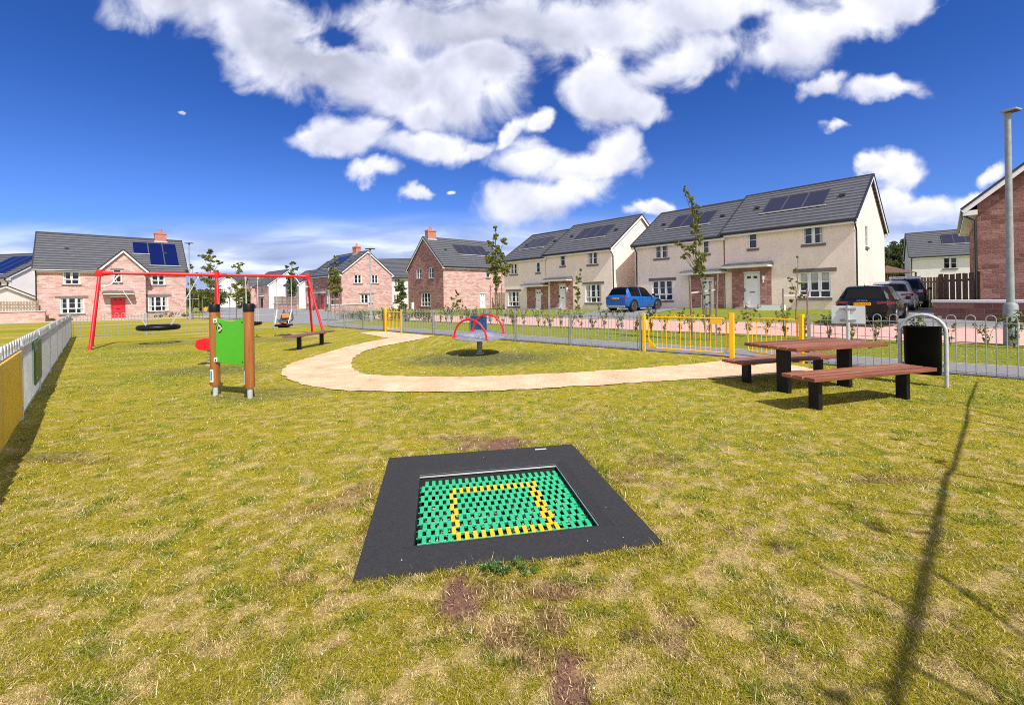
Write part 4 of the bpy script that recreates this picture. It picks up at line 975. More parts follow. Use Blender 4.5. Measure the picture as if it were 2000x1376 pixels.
# roundabout on a pillar
bx, by = G(937, 691)
r = thing('roundabout', 'raised grey spinner disc with two red hoops on one pillar', 'roundabout', (bx, by, 0), math.radians(-25.5))
g = MB(); g.lathe([(0, .475), (.70, .475), (.735, .482), (.735, .497), (.72, .502), (0, .502)], 48); g.build('disc', M['disc'], r)
g = MB(); g.box(-.72, -.006, .5022, .72, .006, .5045)
for a in range(16):
    t0 = a*math.pi/8+.2
    for sg in (0,): g.beam((.16*math.cos(t0), .16*math.sin(t0), .5035), (.42*math.cos(t0), .42*math.sin(t0), .5035), .008, .003)
g.build('disc_marking', M['signback'], r)
g = MB(); g.lathe([(0, 0), (.115, 0), (.115, .03), (.075, .05), (.075, .40), (.12, .47), (0, .474)], 20); g.build('pillar', M['galvdull'], r)
for sg in (-1, 1):
    pts = [(.48*math.cos(math.pi*i/16), sg*.48, .50+.50*math.sin(math.pi*i/16)) for i in range(17)]
    a = tube_obj('hoop', pts, .025, 'red', r, 12)
    g = MB(); [g.box(x-.05, sg*.48-.05, .5025, x+.05, sg*.48+.05, .515) for x in (-.48, .48)]; g.build('foot', M['red'], a)
tl_ = Matrix.Translation((0, 0, .49)) @ Matrix.Rotation(math.radians(6.0), 4, Vector((math.cos(-r.rotation_euler.z), math.sin(-r.rotation_euler.z), 0))) @ Matrix.Translation((0, 0, -.49))
for ch in r.children:
    if not ch.name.startswith('pillar'): ch.matrix_local = tl_
# twin post panel
pa, pb = G(421, 772), G(488.5, 777)
ang = math.atan2(pb[1]-pa[1], pb[0]-pa[0]); L = math.hypot(pb[0]-pa[0], pb[1]-pa[1])
r = thing('post_panel', 'green play panel between two round wooden posts with black caps', 'play panel', (*pa, 0), ang)
for i, x in enumerate((0, L)):
    g = MB(); tilt = .02 if i == 0 else 0
    g.lathe([(.068, .17), (.071, .18), (.071, 1.36), (.07, 1.37)], 24, (x, 0, 0)); g.lathe([(0, .17), (.068, .17)], 24, (x, 0, 0))
    p = g.build('post', M['postwood'], r)
    g = MB(); g.lathe([(.074, 1.34), (.078, 1.345), (.078, 1.455), (.07, 1.467), (0, 1.467)], 24, (x, 0, 0)); g.build('cap', M['blackp'], p)
    g = MB(); g.lathe([(.0, -.05), (.038, -.05), (.038, .15), (.05, .155), (.05, .169), (0, .169)], 16, (x, 0, 0)); g.build('steel_foot', M['galv'], p)
    for (w_, h_, d_, mm, nm) in ((.058, .20, .004, 'whitepaint', 'sticker_border'), (.03, .15, .0065, 'sticker', 'sticker')):
        g = MB(); zc = .33; n = 5; sx = x+(-.0 if i == 0 else -.03); ang_c = math.radians(-90+(10 if i == 0 else -30))
        vs = []; K = 6
        for a in range(K+1):
            t_ = ang_c+(a/K-.5)*w_/.071
            for z_ in (zc-h_/2, zc+h_/2): vs.append((x+(.071+d_)*math.cos(t_), (.071+d_)*math.sin(t_), z_))
        g.add(vs, [(2*a, 2*a+2, 2*a+3, 2*a+1) for a in range(K)], True); g.build(nm, M[mm], p)
g = MB(); n = 12; x0, x1 = .06, L-.06
out = [(x0, .54), (x1, .50)]+[(x1-(x1-x0)*i/n, 1.25-.055*math.sin(math.pi*i/n)+(.02 if i == n else 0)) for i in range(n+1)]
g.poly(out, -.01, .01, lambda x, z, y: (x, y-.02, z)); pn = g.build('panel', M['greenp'], r, bevel=.004)
g = MB()
for z in (1.20, .58): g.box(.0, -.055, z-.035, .10, -.032, z+.035)
g.build('bracket', M['whitepaint'], r, bevel=.01)
g = MB()
for z in (1.20, .58): g.box(.075, -.06, z-.012, .1, -.0555, z+.012)
for z in (.56, 1.18): g.box(x1-.05, -.036, z-.008, x1-.034, -.031, z+.008)
g.build('bolt', M['black'], r)
g = MB(); cx, cz = x0+.085, 1.085   # round emblem: ring of arcs with a dark triangle
for k in range(3):
    t0 = k*2.094+.25; pts = []
    for rr, sgn in ((.062, 1), (.045, -1)):
        for i in range(8): a = t0+1.5*(i/7 if sgn > 0 else 1-i/7); pts.append((cx+rr*math.cos(a), cz+rr*1.25*math.sin(a)))
    g.poly(pts, -.034, -.0305, lambda x, z, y: (x, y, z))
g.build('emblem_ring', M['darktext'], pn)
g = MB(); g.poly([(cx+.056*math.cos(a), cz+.068*math.sin(a)) for a in np.linspace(0, 6.283, 25)[:-1]], -.0325, -.0303, lambda x, z, y: (x, y, z)); g.build('emblem_disc', mat('emblem_cream', (.5, .55, .3), .5), pn)
g = MB(); g.poly([(cx-.022, cz-.022), (cx+.026, cz), (cx-.022, cz+.028)], -.036, -.0325, lambda x, z, y: (x, y, z)); g.build('emblem_arrow', M['darktext'], pn)
# spring rider half hidden behind the panel
rx_, ry_ = G(413, 712.5); r = thing('spring_rider', 'red spring rider showing left of the wooden posts', 'spring rider', (rx_, ry_, 0), math.radians(15))
g = MB(); g.tube([(.075*math.cos(t_*.5), .075*math.sin(t_*.5), .03+t_*.0054) for t_ in range(0, 68)], .014, 6); g.build('spring', M['galvdull'], r)
g = MB(); g.lathe([(0, 0), (.12, 0), (.12, .02), (0, .03)], 16); g.build('base_plate', M['galv'], r)
for sg in (-1, 1):
    g = MB(); out = [(-.30, .47), (-.27, .60), (-.18, .64), (0, .62), (.1, .65), (.26, .69), (.33, .60), (.30, .46), (.12, .38), (-.1, .36), (-.24, .39)]
    g.poly(out, sg*.10-.01, sg*.10+.01, lambda x, z, y: (x, y, z)); g.build('side_panel', M['red'], r, bevel=.008)
g = MB(); g.box(-.2, -.1, .5, .12, .1, .53); g.build('seat', M['red'], r, bevel=.01)
g = MB(); g.tube([(.2, -.2, .6), (.2, .2, .6)], .016, 8); g.build('handle', M['black'], r)
# swing frame
b0, b1 = PV((-14.2, 15.0, 2.56)), PV((-9.05, 19.3, 2.56)); bd = (b1-b0).normalized(); bL = (b1-b0).length; sa_ = math.atan2(bd.y, bd.x)
fr = thing('swing_frame', 'red three-legged swing frame across the left of the lawn', 'swing frame', (b0.x, b0.y, 0), sa_)
g = MB(); g.tube([(0, 0, 2.56), (bL, 0, 2.56)], .055, 12); g.build('top_beam', M['red'], fr)
for sx, outw in ((0, -.4), (bL/2, 0), (bL, .4)):
    for sg in (-1, 1):
        fx_, fy_ = sx+outw, sg*.88
        if sx == 0: gx_, gy3 = ((-14.9, 15.4) if sg > 0 else (-13.8, 14.2)); dv_ = PV((gx_-b0.x, gy3-b0.y, 0)); fx_, fy_ = dv_.dot(bd), dv_.dot(PV((-bd.y, bd.x, 0)))
        tube_obj('leg', [(sx, 0, 2.56), (fx_, fy_, -.02)], .05, 'red', fr, 10)
    g = MB(); g.lathe([(.0, -.12), (.10, -.11), (.12, 0), (.10, .11), (0, .12)], 14, (sx, 0, 2.56)); g.tube([(sx-.35, 0, 2.56), (sx, 0, 2.56), (sx+.35, 0, 2.56)] if 0 < sx < bL else ([(sx, 0, 2.56), (sx+(.35 if sx == 0 else -.35), 0, 2.56)]), [.06, .1, .06] if 0 < sx < bL else [.1, .06], 12); g.build('joint', M['red'], fr)
for sx, sg in ((0, 1), (bL, -1)):
    ow_ = -.4*sg; f = .16
    pts = [(sx+ow_*.17, 0, 2.12), (sx+sg*.18, 0, 2.11), (sx+sg*.28, 0, 2.16), (sx+sg*.34, 0, 2.25), (sx+sg*.40, 0, 2.36), (sx+sg*.5, 0, 2.50)]
    tube_obj('corner_brace', pts, .022, 'whitepaint', fr, 8)
def on_beam(s): p = b0+bd*s; return p.x, p.y
def basket(x, y, rad, zs, label, tr=.085, tops=1.1, name='basket_swing'):
    r = thing(name, label, 'swing', (x, y, 0), sa_)
    g = MB(); n, k = 36, 12; vs = []
    for i in range(n):
        a = 2*math.pi*i/n
        for j in range(k):
            b = 2*math.pi*j/k; vs.append(((rad+tr*math.cos(b))*math.cos(a), (rad+tr*math.cos(b))*math.sin(a)*.95, zs+tr*math.sin(b)))
    g.add(vs, [(i*k+j, ((i+1) % n)*k+j, ((i+1) % n)*k+(j+1) % k, i*k+(j+1) % k) for i in range(n) for j in range(k)], True); g.build('rim', M['blackp'], r)
    g = MB()
    for i in range(-4, 5):
        t_ = i*rad/5; h = math.sqrt(max(0, rad*rad-t_*t_))
        for ax in (0, 1):
            p = [(t_, v*h, zs-.10*(1-v*v)) for v in (-1, -.5, 0, .5, 1)]
            g.tube(p if ax else [(b, a, c) for a, b, c in p], .009, 5)
    g.build('net', M['black'], r)
    for sx in (-1, 1):
        for sy in (-1, 1): tube_obj('rope', [(sx*rad*.62, sy*rad*.62, zs+tr*.6), (sx*tops, 0, 2.45)], .011, 'rope', r, 6)
        g = MB(); g.box(sx*tops-.03, -.02, 2.42, sx*tops+.03, .02, 2.53); g.build('hanger', M['galv'], r)
    return r
s_ = 1.56; basket(*on_beam(s_), .56, .60, 'large black ring basket swing on pale ropes at the left', .095, 1.2)
basket(*on_beam(4.55), .30, .60, 'small black swing seat half hidden behind the right wooden post', .06, .22, 'disc_swing')
cs = on_beam(5.75); r = thing('bucket_swing', 'grey and black moulded bucket swing seat with orange pads', 'swing', (*cs, 0), sa_-.6)
g = MB(); vs = []; prof = [(-.30, .95, .16), (-.26, .75, .22), (-.2, .58, .27), (-.06, .50, .29), (.12, .50, .28), (.28, .56, .24)]
for (y, z, w_) in prof:   # reclined shell: y forward
    for i in range(7):
        a = (i/6-.5)*2; vs.append((a*w_, -(y)-.10*a*a*(-1), z+.16*a*a))
g.add(vs, [(i*7+j, i*7+j+1, (i+1)*7+j+1, (i+1)*7+j) for i in range(5) for j in range(6)], True); sh = g.build('shell', M['greyseat'], r)
so = sh.modifiers.new('solid', 'SOLIDIFY'); so.thickness = .04
g = MB(); g.box(-.15, .12, .76, .15, .20, .96); g.build('pad', M['orange'], r, bevel=.02); g = MB(); g.box(-.16, -.26, .545, .16, .06, .60); g.build('pad', M['orange'], r, bevel=.02)
g = MB(); g.box(-.29, -.33, .42, .29, .22, .50); g.box(-.2, -.2, .36, .2, .12, .42); g.build('seat_base', M['blackp'], r, bevel=.03)
for sx in (-1, 1): tube_obj('rope', [(sx*.27, -.1, .62), (sx*.3, .02, 1.15), (sx*.30, 0, 2.48)], .013, 'rope', r, 6)
for sx in (-1, 1): tube_obj('support_bar', [(sx*.27, -.28, .56), (sx*.30, .02, 1.12)], .018, 'whitepaint', r, 6)

# planked furniture
def planked(name, label, cat, c, ang, L, Wd, h, n, legs, th=.048, wood='decking', lw=.14, gap=.022, group=None, zb=-.05):
    r = thing(name, label, cat, (c[0], c[1], 0), ang, group); g = MB(); pw = (Wd-gap*(n-1))/n
    for i in range(n): y = -Wd/2+i*(pw+gap); e = random.uniform(-.004, .004); g.box(-L/2+e, y, h-th, L/2+e, y+pw, h)
    g.build('tabletop' if 'table' in name else 'seat', M[wood], r, bevel=.007)
    for x in legs: g = MB(); g.box(x-.035, -lw/2, zb, x+.035, lw/2, h-th-.02); g.build('leg', M['black'], r, bevel=.004)
    g = MB()
    for x in legs: g.box(x-.03, -Wd/2+.06, h-th-.02, x+.03, Wd/2-.06, h-th-.001)
    g.build('cross_bracket', M['black'], r); return r
pa_ = math.radians(16.5)
planked('picnic_table', 'wooden picnic table of red-brown planks on two black legs', 'table', (4.70, 6.78), pa_, 1.80, .92, .72, 6, (-.62, .62), lw=.2)
planked('picnic_bench', 'red-brown plank bench on the near side of the picnic table', 'bench', (4.66, 5.84), pa_, 2.2, .46, .45, 3, (-.80, .80), group='benches at the picnic table')
planked('picnic_bench', 'red-brown plank bench behind the picnic table, partly in its shade', 'bench', (4.72, 7.60), pa_, 2.2, .46, .385, 3, (-.80, .80), group='benches at the picnic table')
planked('park_bench', 'backless mauve-brown bench on two black legs beside the tan path', 'bench', (-6.49, 14.0), math.radians(84.5), 2.35, .40, .46, 1, (-.65, .65), th=.05, wood='benchwood', lw=.12)
# litter bin
ba, bb = PV((*G(1762, 747), 0)), PV((*G(1846, 755.5), 0)); ang = math.atan2(bb.y-ba.y, bb.x-ba.x); wB = .54; cB = (ba+bb)/2
r = thing('litter_bin', 'black litter bin slung in an arched steel frame at the right', 'litter bin', (cB.x, cB.y, 0), ang)
g = MB(); pts = [(-wB/2, 0, -.05), (-wB/2, 0, .84)]+[(-wB/2*math.cos(math.pi*i/12), 0, .84+.28*math.sin(math.pi*i/12)) for i in range(1, 12)]+[(wB/2, 0, .84), (wB/2, 0, -.05)]
g.tube(pts, .026, 12); g.build('frame', M['galv'], r)
g = MB(); n = 20
def ell(z, sx, sy): return [(sx*math.cos(2*math.pi*i/n), sy*math.sin(2*math.pi*i/n), z) for i in range(n)]
vs = []
sc_ = [(.18, .285, .12), (.20, .295, .13), (.55, .30, .155), (.90, .305, .165), (.92, .312, .172), (.935, .312, .172), (.935, .29, .15), (.3, .28, .12)]
def sq(z, sx, sy): return [(sx*math.copysign(abs(math.cos(2*math.pi*i/n))**.55, math.cos(2*math.pi*i/n)), sy*math.copysign(abs(math.sin(2*math.pi*i/n))**.7, math.sin(2*math.pi*i/n)), z) for i in range(n)]
for z, a, b in sc_: vs += sq(z, a*.74, b*.95)
fs = [(i*n+j, i*n+(j+1) % n, (i+1)*n+(j+1) % n, (i+1)*n+j) for i in range(len(sc_)-1) for j in range(n)]+[tuple(range(n))[::-1], tuple(range((len(sc_)-1)*n, len(sc_)*n))]
g.add(vs, fs, True); g.build('bucket', M['binblack'], r)
g = MB(); [g.box(sx*.245-.02, -.02, z, sx*.245+.02, .02, z+.05) for sx in (-1, 1) for z in (.3, .8)]; g.box(-.27, -.012, .17, .27, .012, .19); g.build('bracket', M['galvdull'], r)
# small sign seen from behind
sx_, sy_ = G(1657.5, 717); r = thing('sign', 'blank grey back of a small sign on a single pole by the fence', 'sign', (sx_, sy_, 0), math.radians(-42))
g = MB(); g.lathe([(0, -.05), (.03, -.05), (.03, 1.235), (0, 1.24)], 14); g.build('pole', M['galv'], r)
g = MB(); g.box(-.27, .042, .87, .27, .048, 1.225); g.build('panel', M['signback'], r, bevel=.002)
g = MB(); [g.box(-.13, .02, z-.018, .13, .0415, z+.018) for z in (.94, 1.17)]; [g.box(-.045, -.035, z-.012, .045, .02, z+.012) for z in (.94, 1.17)]; g.build('clamp', M['galvdull'], r)

# ---------------------------------------------------------------- lamp posts
def lamp(px, py, h, label, z=0, big=False, xy=None, face=0.0):
    x, y = xy if xy else G(px, py, z); zz = z
    r = thing('street_lamp', label, 'street lamp', (x, y, zz), face, None if big else 'slim street lamps'); k = 1
    g = MB(); g.lathe([(0, -.1), (.145, -.1), (.145, .12), (.142, 1.08), (.12, 1.13), (.082, 1.15), (.078, 1.2), (.06, h-.1), (0, h-.1)] if big else [(0, -.1), (.09, -.1), (.09, 1.1), (.058, 1.15), (.045, h-.05), (0, h-.05)], 20, smooth=True); p = g.build('pole', M['galvdull'], r)
    if big:
        g = MB(); g.box(-.05, -.148, .35, .05, -.12, .85); g.build('access_door', M['galv'], p, bevel=.01)
        g = MB(); g.lathe([(0, h-.14), (.075, h-.14), (.075, h-.02), (0, h-.01)], 14); g.box(-.15, -.22, h-.06, .15, .08, h-.0); g.build('lamp_head', M['galvdull'], r, bevel=.02)
        g = MB(); g.box(-.12, -.20, h-.068, .12, -.0, h-.061); g.build('lens', M['glass'], r)
    else:
        g = MB(); g.lathe([(0, h-.1), (.06, h-.1), (.06, h), (0, h)], 12); g.box(-.32, -.13, h, .32, .13, h+.06); g.build('lamp_head', M['rooftrim'], r, bevel=.02)
    return r
lamp(1975, 675, 6.28, 'tall grey lamp post at the right edge', 0, True, face=math.radians(20))
lamp(371.5, 624, 6.6, 'white lamp post just right of the long pink stone house')
lamp(725, 627.5, 4.95, 'slim lamp post standing in front of the pink gabled house wall')
lamp(643, 608.5, 5.9, 'lamp post by the shaded side and red door of the pink gabled house')
lamp(528.5, 602, 7.2, 'distant lamp post in front of the tall white gable')
lamp(381, 606, 4.7, 'distant lamp post between the first lamp and the young trees')
lamp(1740, 590, 5.6, 'small far lamp post before the pine wood', .9, xy=(70, 81))

# ---------------------------------------------------------------- trees and shrubs
def leaf_cloud(mb, c, rad, n, size, flat=.8):
    P = rng.normal(size=(n, 3)); P /= np.linalg.norm(P, axis=1)[:, None]; P *= (rng.random((n, 1))**.45)*np.array(rad); P += np.array(c)
    D = rng.normal(size=(n, 3)); D /= np.linalg.norm(D, axis=1)[:, None]; E = np.cross(D, rng.normal(size=(n, 3))); E /= np.linalg.norm(E, axis=1)[:, None]
    S = size*rng.uniform(.6, 1.25, (n, 1))
    a = P-D*S*.5; b = P+E*S*.38; c2 = P+D*S*.6; d = P-E*S*.38
    base = len(mb.v); vs = np.stack([a, b, c2, d], 1).reshape(-1, 3)
    mb.v += [tuple(v) for v in vs]; mb.f += [[base+4*i, base+4*i+1, base+4*i+2, base+4*i+3] for i in range(n)]; mb.sm += [False]*n
def young_tree(label, base, h, clumps, r0=.035, lean=(0, 0), z=0.0, leafs=.07, leafm='leaf', stakes=None, nbr=12, dens=2.1, name='young_tree', group='young staked trees'):
    """clumps: (height fraction, side x, side y, radius, vertical radius, leaf count)"""
    x, y = base; r = thing(name, label, 'tree', (x, y, z), 0, group)
    rs = random.Random(sum(map(ord, label))); leafs *= .95; g = MB(); K = 9; wig = [(rs.uniform(-.04, .04), rs.uniform(-.04, .04)) for _ in range(K+1)]
    def tp(f): i = min(K-1, int(f*K)); u = f*K-i; return PV((lean[0]*f+wig[i][0]*(1-u)+wig[i+1][0]*u, lean[1]*f+wig[i][1]*(1-u)+wig[i+1][1]*u, h*f))
    g.tube([tp(i/K) for i in range(K+1)], [r0*(1-.8*i/K) for i in range(K+1)], 7)
    g2 = MB()
    for (f, sx, sy, rad, vr, n) in clumps:
        c = tp(min(f, 1))+PV((sx, sy, 0 if f <= 1 else (f-1)*h))
        st = tp(max(.12, f-.18)); mid = st.lerp(c, .5)+PV((0, 0, -.03)); g.tube([st, mid, c], [r0*.4, r0*.25, r0*.12], 5)
        for _ in range(2):
            e = c+PV((rs.uniform(-rad, rad), rs.uniform(-rad, rad), rs.uniform(-vr, vr))); g.tube([mid, e], [r0*.16, r0*.06], 4)
        k = max(2, int(n*dens/22))
        for _ in range(k):
            cc = (c.x+rs.uniform(-rad, rad)*.75, c.y+rs.uniform(-rad, rad)*.75, c.z+rs.uniform(-vr, vr)*.8); leaf_cloud(g2, cc, (rad*.38, rad*.38, vr*.32), int(n*dens/k), leafs)
    g.build('trunk', M['bark'], r); g2.build('crown', M[leafm], r, uv=False)
    if stakes:
        sp, sh = stakes
        for a in (-1, 1): q_ = MB(); q_.tube([(a*sp, .05*a, -.1), (a*sp*1.0, .05*a, sh)], .03, 7); q_.build('stake', M['stake'], r)
        q_ = MB(); zz = sh*.82; q_.beam((-sp, -.05, zz), (sp, .05, zz), .012, .045); q_.build('tie', M['rope'], r)
    return r
b = G(1381, 665); young_tree('tallest leaning young tree, in front of the porch of the middle cream house', b, 4.95,
    [(.98,-.12,0,.10,.18,60),(.93,0,0,.16,.16,90),(.87,.08,0,.15,.18,110),(.80,.1,0,.14,.2,110),(.73,.05,0,.15,.2,120),(.66,.1,0,.16,.2,120),(.60,-.1,.1,.2,.16,130),(.64,-.55,0,.12,.08,70),(.61,-.38,0,.13,.08,70),(.56,-.28,.1,.15,.12,100),
     (.55,.18,0,.2,.2,160),(.50,.05,0,.2,.16,150),(.46,.0,0,.22,.14,150),(.42,.1,0,.12,.12,60),(.36,.06,0,.09,.12,40),(.29,.08,0,.07,.1,30),(.24,.14,0,.1,.07,40)], .035, (-.5, 0), stakes=None, leafs=.062)
for (sx, sz) in ((-.62, 2.35), (.28, 2.45), (.14, 2.2)):
    pass
bx_, by_ = b; r = thing('tree_stakes', 'pair of dark stakes with a tie round the tallest young tree', 'stakes', (bx_, by_, 0))
for sx, tx, hh in ((-.42, -.12, 2.1), (.33, .04, 2.15), (.16, -.02, 1.9)): g = MB(); g.tube([(sx, .1, -.1), (sx+tx, 0, hh)], .033, 8); g.build('stake', M['stake'], r)
g = MB(); g.beam((-.5, .06, 1.55), (.34, .06, 1.65), .012, .05); g.build('tie', M['rope'], r)
young_tree('leafy young tree in front of the lower cream house left end', (-1.0, 27.6), 6.0,
    [(.98,0,0,.15,.2,60),(.9,.0,0,.25,.25,90),(.84,.55,0,.22,.25,90),(.82,-.3,0,.25,.25,90),(.75,0,0,.35,.3,150),(.70,.35,0,.3,.3,120),(.66,-.35,0,.35,.3,160),(.60,0,0,.4,.35,200),(.58,.75,0,.3,.25,110),(.53,-.2,0,.4,.3,190),(.52,.6,0,.35,.3,120),(.45,.1,0,.3,.3,140),(.38,.05,0,.2,.3,70),(.31,.0,0,.18,.25,50)], .05, (0, 0), leafs=.13, stakes=(.35, 2.3))
young_tree('slim leafy sapling in front of the bare sunlit gable pair', (4.3, 29.0), 3.1, [(.97,.1,0,.10,.2,40),(.85,-.05,0,.2,.2,70),(.75,0,0,.22,.2,80),(.62,-.15,0,.2,.2,80),(.5,-.1,0,.22,.25,80),(.36,-.1,0,.2,.25,70),(.2,0,0,.2,.2,60)], .02, (.25, 0), z=.2, leafs=.10)
young_tree('small bushy sapling before the sunlit side of the chimney house', (-4.3, 33.5), 2.1, [(.95,0,0,.12,.2,40),(.8,.05,0,.2,.2,60),(.65,-.25,0,.2,.15,60),(.6,.2,0,.22,.2,80),(.42,0,0,.25,.2,90),(.25,.05,0,.2,.2,60)], .02, z=.1, leafs=.11)
young_tree('dense dark young tree right of the slim lamp post', (-8.4, 33), 2.9, [(.92,0,0,.3,.25,180),(.78,0,0,.4,.25,260),(.62,.1,0,.42,.25,260),(.48,-.1,0,.42,.22,240),(.33,.05,0,.38,.2,200),(.2,0,0,.3,.15,120)], .04, leafs=.12, leafm='leafd')
young_tree('green young tree before the shaded stone side by the lamp post', (-12.6, 31), 4.6, [(.97,0,0,.1,.2,50),(.88,.1,0,.2,.25,80),(.78,-.2,0,.3,.3,140),(.72,.25,0,.3,.3,150),(.62,0,0,.42,.3,220),(.55,-.3,0,.3,.3,130),(.5,.2,0,.35,.3,180),(.42,0,0,.3,.25,150)], .04, leafs=.12, stakes=(.3, 1.9))
young_tree('young tree behind the right end of the swing beam', (-21.5, 42.5), 5.3, [(.98,.1,0,.3,.2,90),(.9,-.5,0,.25,.15,60),(.88,.35,0,.25,.2,70),(.8,0,0,.35,.25,120),(.68,-.1,0,.4,.4,160),(.58,.1,0,.42,.4,200),(.48,0,0,.4,.35,180),(.4,0,0,.3,.25,120)], .045, leafs=.17, leafm='leafd', stakes=(.4, 2.3))
young_tree('sparse yellow-green young tree right of the middle swing leg', (-22.5, 35.5), 4.7, [(.97,.35,0,.3,.15,60),(.92,0,0,.3,.2,70),(.82,.3,0,.3,.3,100),(.75,-.55,0,.3,.2,70),(.66,.35,0,.35,.3,100),(.58,-.2,0,.35,.3,110),(.5,.3,0,.45,.3,130),(.4,-.1,0,.45,.3,140),(.32,.2,0,.4,.25,100)], .04, leafs=.13, stakes=(.5, 1.9))
young_tree('tall young tree left of the middle swing leg', (-25.6, 37.0), 6.0, [(.97,-.1,0,.3,.25,90),(.88,-.6,0,.35,.25,90),(.86,.1,0,.35,.3,110),(.8,.75,0,.3,.2,80),(.74,-.2,0,.45,.35,170),(.66,.5,0,.35,.3,110),(.6,-.4,0,.45,.35,170),(.52,0,0,.5,.4,220),(.45,.5,0,.35,.3,110),(.38,-.3,0,.5,.35,180),(.3,.1,0,.4,.3,120)], .05, leafs=.15, stakes=(.7, 2.3))
young_tree('thin young tree between the white lamp post and the tall young tree', (-28.6, 39.0), 4.9, [(.95,0,0,.25,.25,60),(.85,-.3,0,.25,.3,60),(.8,.3,0,.25,.25,60),(.68,0,0,.35,.35,90),(.55,-.2,0,.35,.35,80),(.45,.2,0,.35,.3,70)], .04, leafs=.15, stakes=(.5, 2.2))
young_tree('wispy staked sapling before the wide window of the nearest cream house', (11.0, 16.9), 2.75, [(.98,0,0,.05,.1,14),(.8,-.05,0,.10,.12,22),(.66,-.3,0,.14,.1,34),(.6,.1,0,.16,.14,46),(.5,-.1,0,.22,.16,64),(.44,.22,0,.15,.12,50),(.36,-.1,0,.15,.12,36)], .02, (.1, 0), z=.22, leafs=.07, stakes=(.5, 1.45))

# leaning tree beyond the right edge: only its long shadow reaches the picture
r = thing('bare_tree', 'tall bare-stemmed tree beyond the right edge whose long thin shadow crosses the lawn', 'tree', (3.75, -2.2, 0)); O = PV((3.75, -2.2, 0))
sh0 = [(1740, 1376, 3.2), (1788, 1200, 3.0), (1812, 1090, 2.8), (1826, 1030, 2.65), (1848, 930, 2.45), (1862, 915, 2.4), (1886, 830, 2.3), (1891, 790, 2.25), (1908, 745, 2.15)]
limb = [PV((0, 0, -.1)), PV((-.05, .15, 1.7)), PV((-.3, .6, 2.75))]; lw_ = [.08, .06, .045]
for px, py, hh in sh0: gx, gy2 = G(px, py); limb.append(PV((gx+.45*hh, gy2-.71*hh, hh))-O); lw_.append(.036-.0022*len(lw_))
g = MB(); g.tube(limb, lw_, 8); gl = MB(); rs = random.Random(4)
for i in range(3, len(limb)-2):
    for k in range(1):
        p = limb[i].lerp(limb[i+1], rs.random()); e = p+PV((rs.uniform(-.35, .15), rs.uniform(-.3, .3), rs.uniform(-.1, .5))); g.tube([p, e], [.014, .005], 5); leaf_cloud(gl, e, (.07, .07, .06), 9, .07)
for (px, py, px2, py2, hh) in ((1870, 925, 2060, 965, 2.4), (1895, 800, 2100, 850, 2.3), (1760, 1290, 2150, 1500, 3.1), (1830, 1120, 2150, 1330, 2.8), (1895, 820, 2100, 860, 2.3)):
    a = G(px, py); b_ = G(px2, py2); g.tube([PV((a[0]+.45*hh, a[1]-.71*hh, hh))-O, PV((b_[0]+.45*hh, b_[1]-.71*hh, hh+.1))-O], [.016, .01], 5)
g.build('trunk', M['bark'], r); gl.build('crown', M['leaf'], r, uv=False)

# shrubs along the road verge: six prototypes copied
def shrub(i):
    rs = random.Random(i+20); r = thing('verge_shrub', '', 'shrub', (0, 0, 0), 0, 'young shrubs planted along the road edge'); g = MB(); gl = MB(); h = rs.uniform(.62, .95)
    for k in range(rs.randint(3, 6)):
        a = rs.uniform(0, 6.28); s = rs.uniform(.08, .32); hh = h*rs.uniform(.6, 1.05); tip = PV((s*math.cos(a), s*math.sin(a), hh)); m_ = PV((tip.x*.35, tip.y*.35, hh*.55)); g.tube([(0, 0, -.02), m_, tip], [.008, .006, .002], 4)
        for j in range(4): c = m_.lerp(tip, j/3) if j else PV((tip.x*.2, tip.y*.2, hh*.35)); leaf_cloud(gl, c, (.075, .075, .07), rs.randint(7, 16), .062)
    g.build('stems', M['bark'], r); gl.build('leaves', M['leafr'] if i % 3 else M['leafd'], r, uv=False); return r
protos = [shrub(i) for i in range(6)]; rs = random.Random(8)
def pos_words(s):
    lm = [(-9, 'near the right edge, beyond the litter bin'), (3, 'behind the litter bin'), (5.5, 'behind the small sign'), (8, 'behind the open yellow gate'), (11.5, 'behind the wide closed yellow gate'), (16, 'in front of the blue car and middle porches'), (20, 'in front of the bare sunlit gable pair'), (24, 'behind the roundabout'), (30, 'in front of the chimney house')]
    w_ = lm[0][1]
    for a, t_ in lm:
        if s >= a: w_ = t_
    return w_
s_ = -2.2; k = 0; cnt = {}
while s_ < 31:
    p = fpt(rs.uniform(5.6, 6.15), s_); w_ = pos_words(s_); first = k < 6; sc1 = rs.uniform(.85, 1.25)*(1.0 if s_ > 4 else .9)
    cnt[w_] = cnt.get(w_, 0)+1; od_ = ['first', 'second', 'third', 'fourth', 'fifth', 'sixth', 'seventh', 'eighth', 'ninth', 'tenth', 'eleventh', 'twelfth'][cnt[w_]-1]
    lab = '%s thin leafy shrub from the right %s' % (od_, w_)
    z = zg(*p)
    if first: o = protos[k]; o.location = (*p, z); o.rotation_euler = (0, 0, rs.uniform(0, 6)); o['label'] = lab; o.scale = (sc1,)*3
    else: o = dup(protos[rs.randrange(6)], (*p, z), rs.uniform(0, 6), lab, sc1)
    o['group'] = 'shrubs '+w_; k += 1; s_ += rs.uniform(.42, .68)*(1 if s_ < 22 else 1.25)
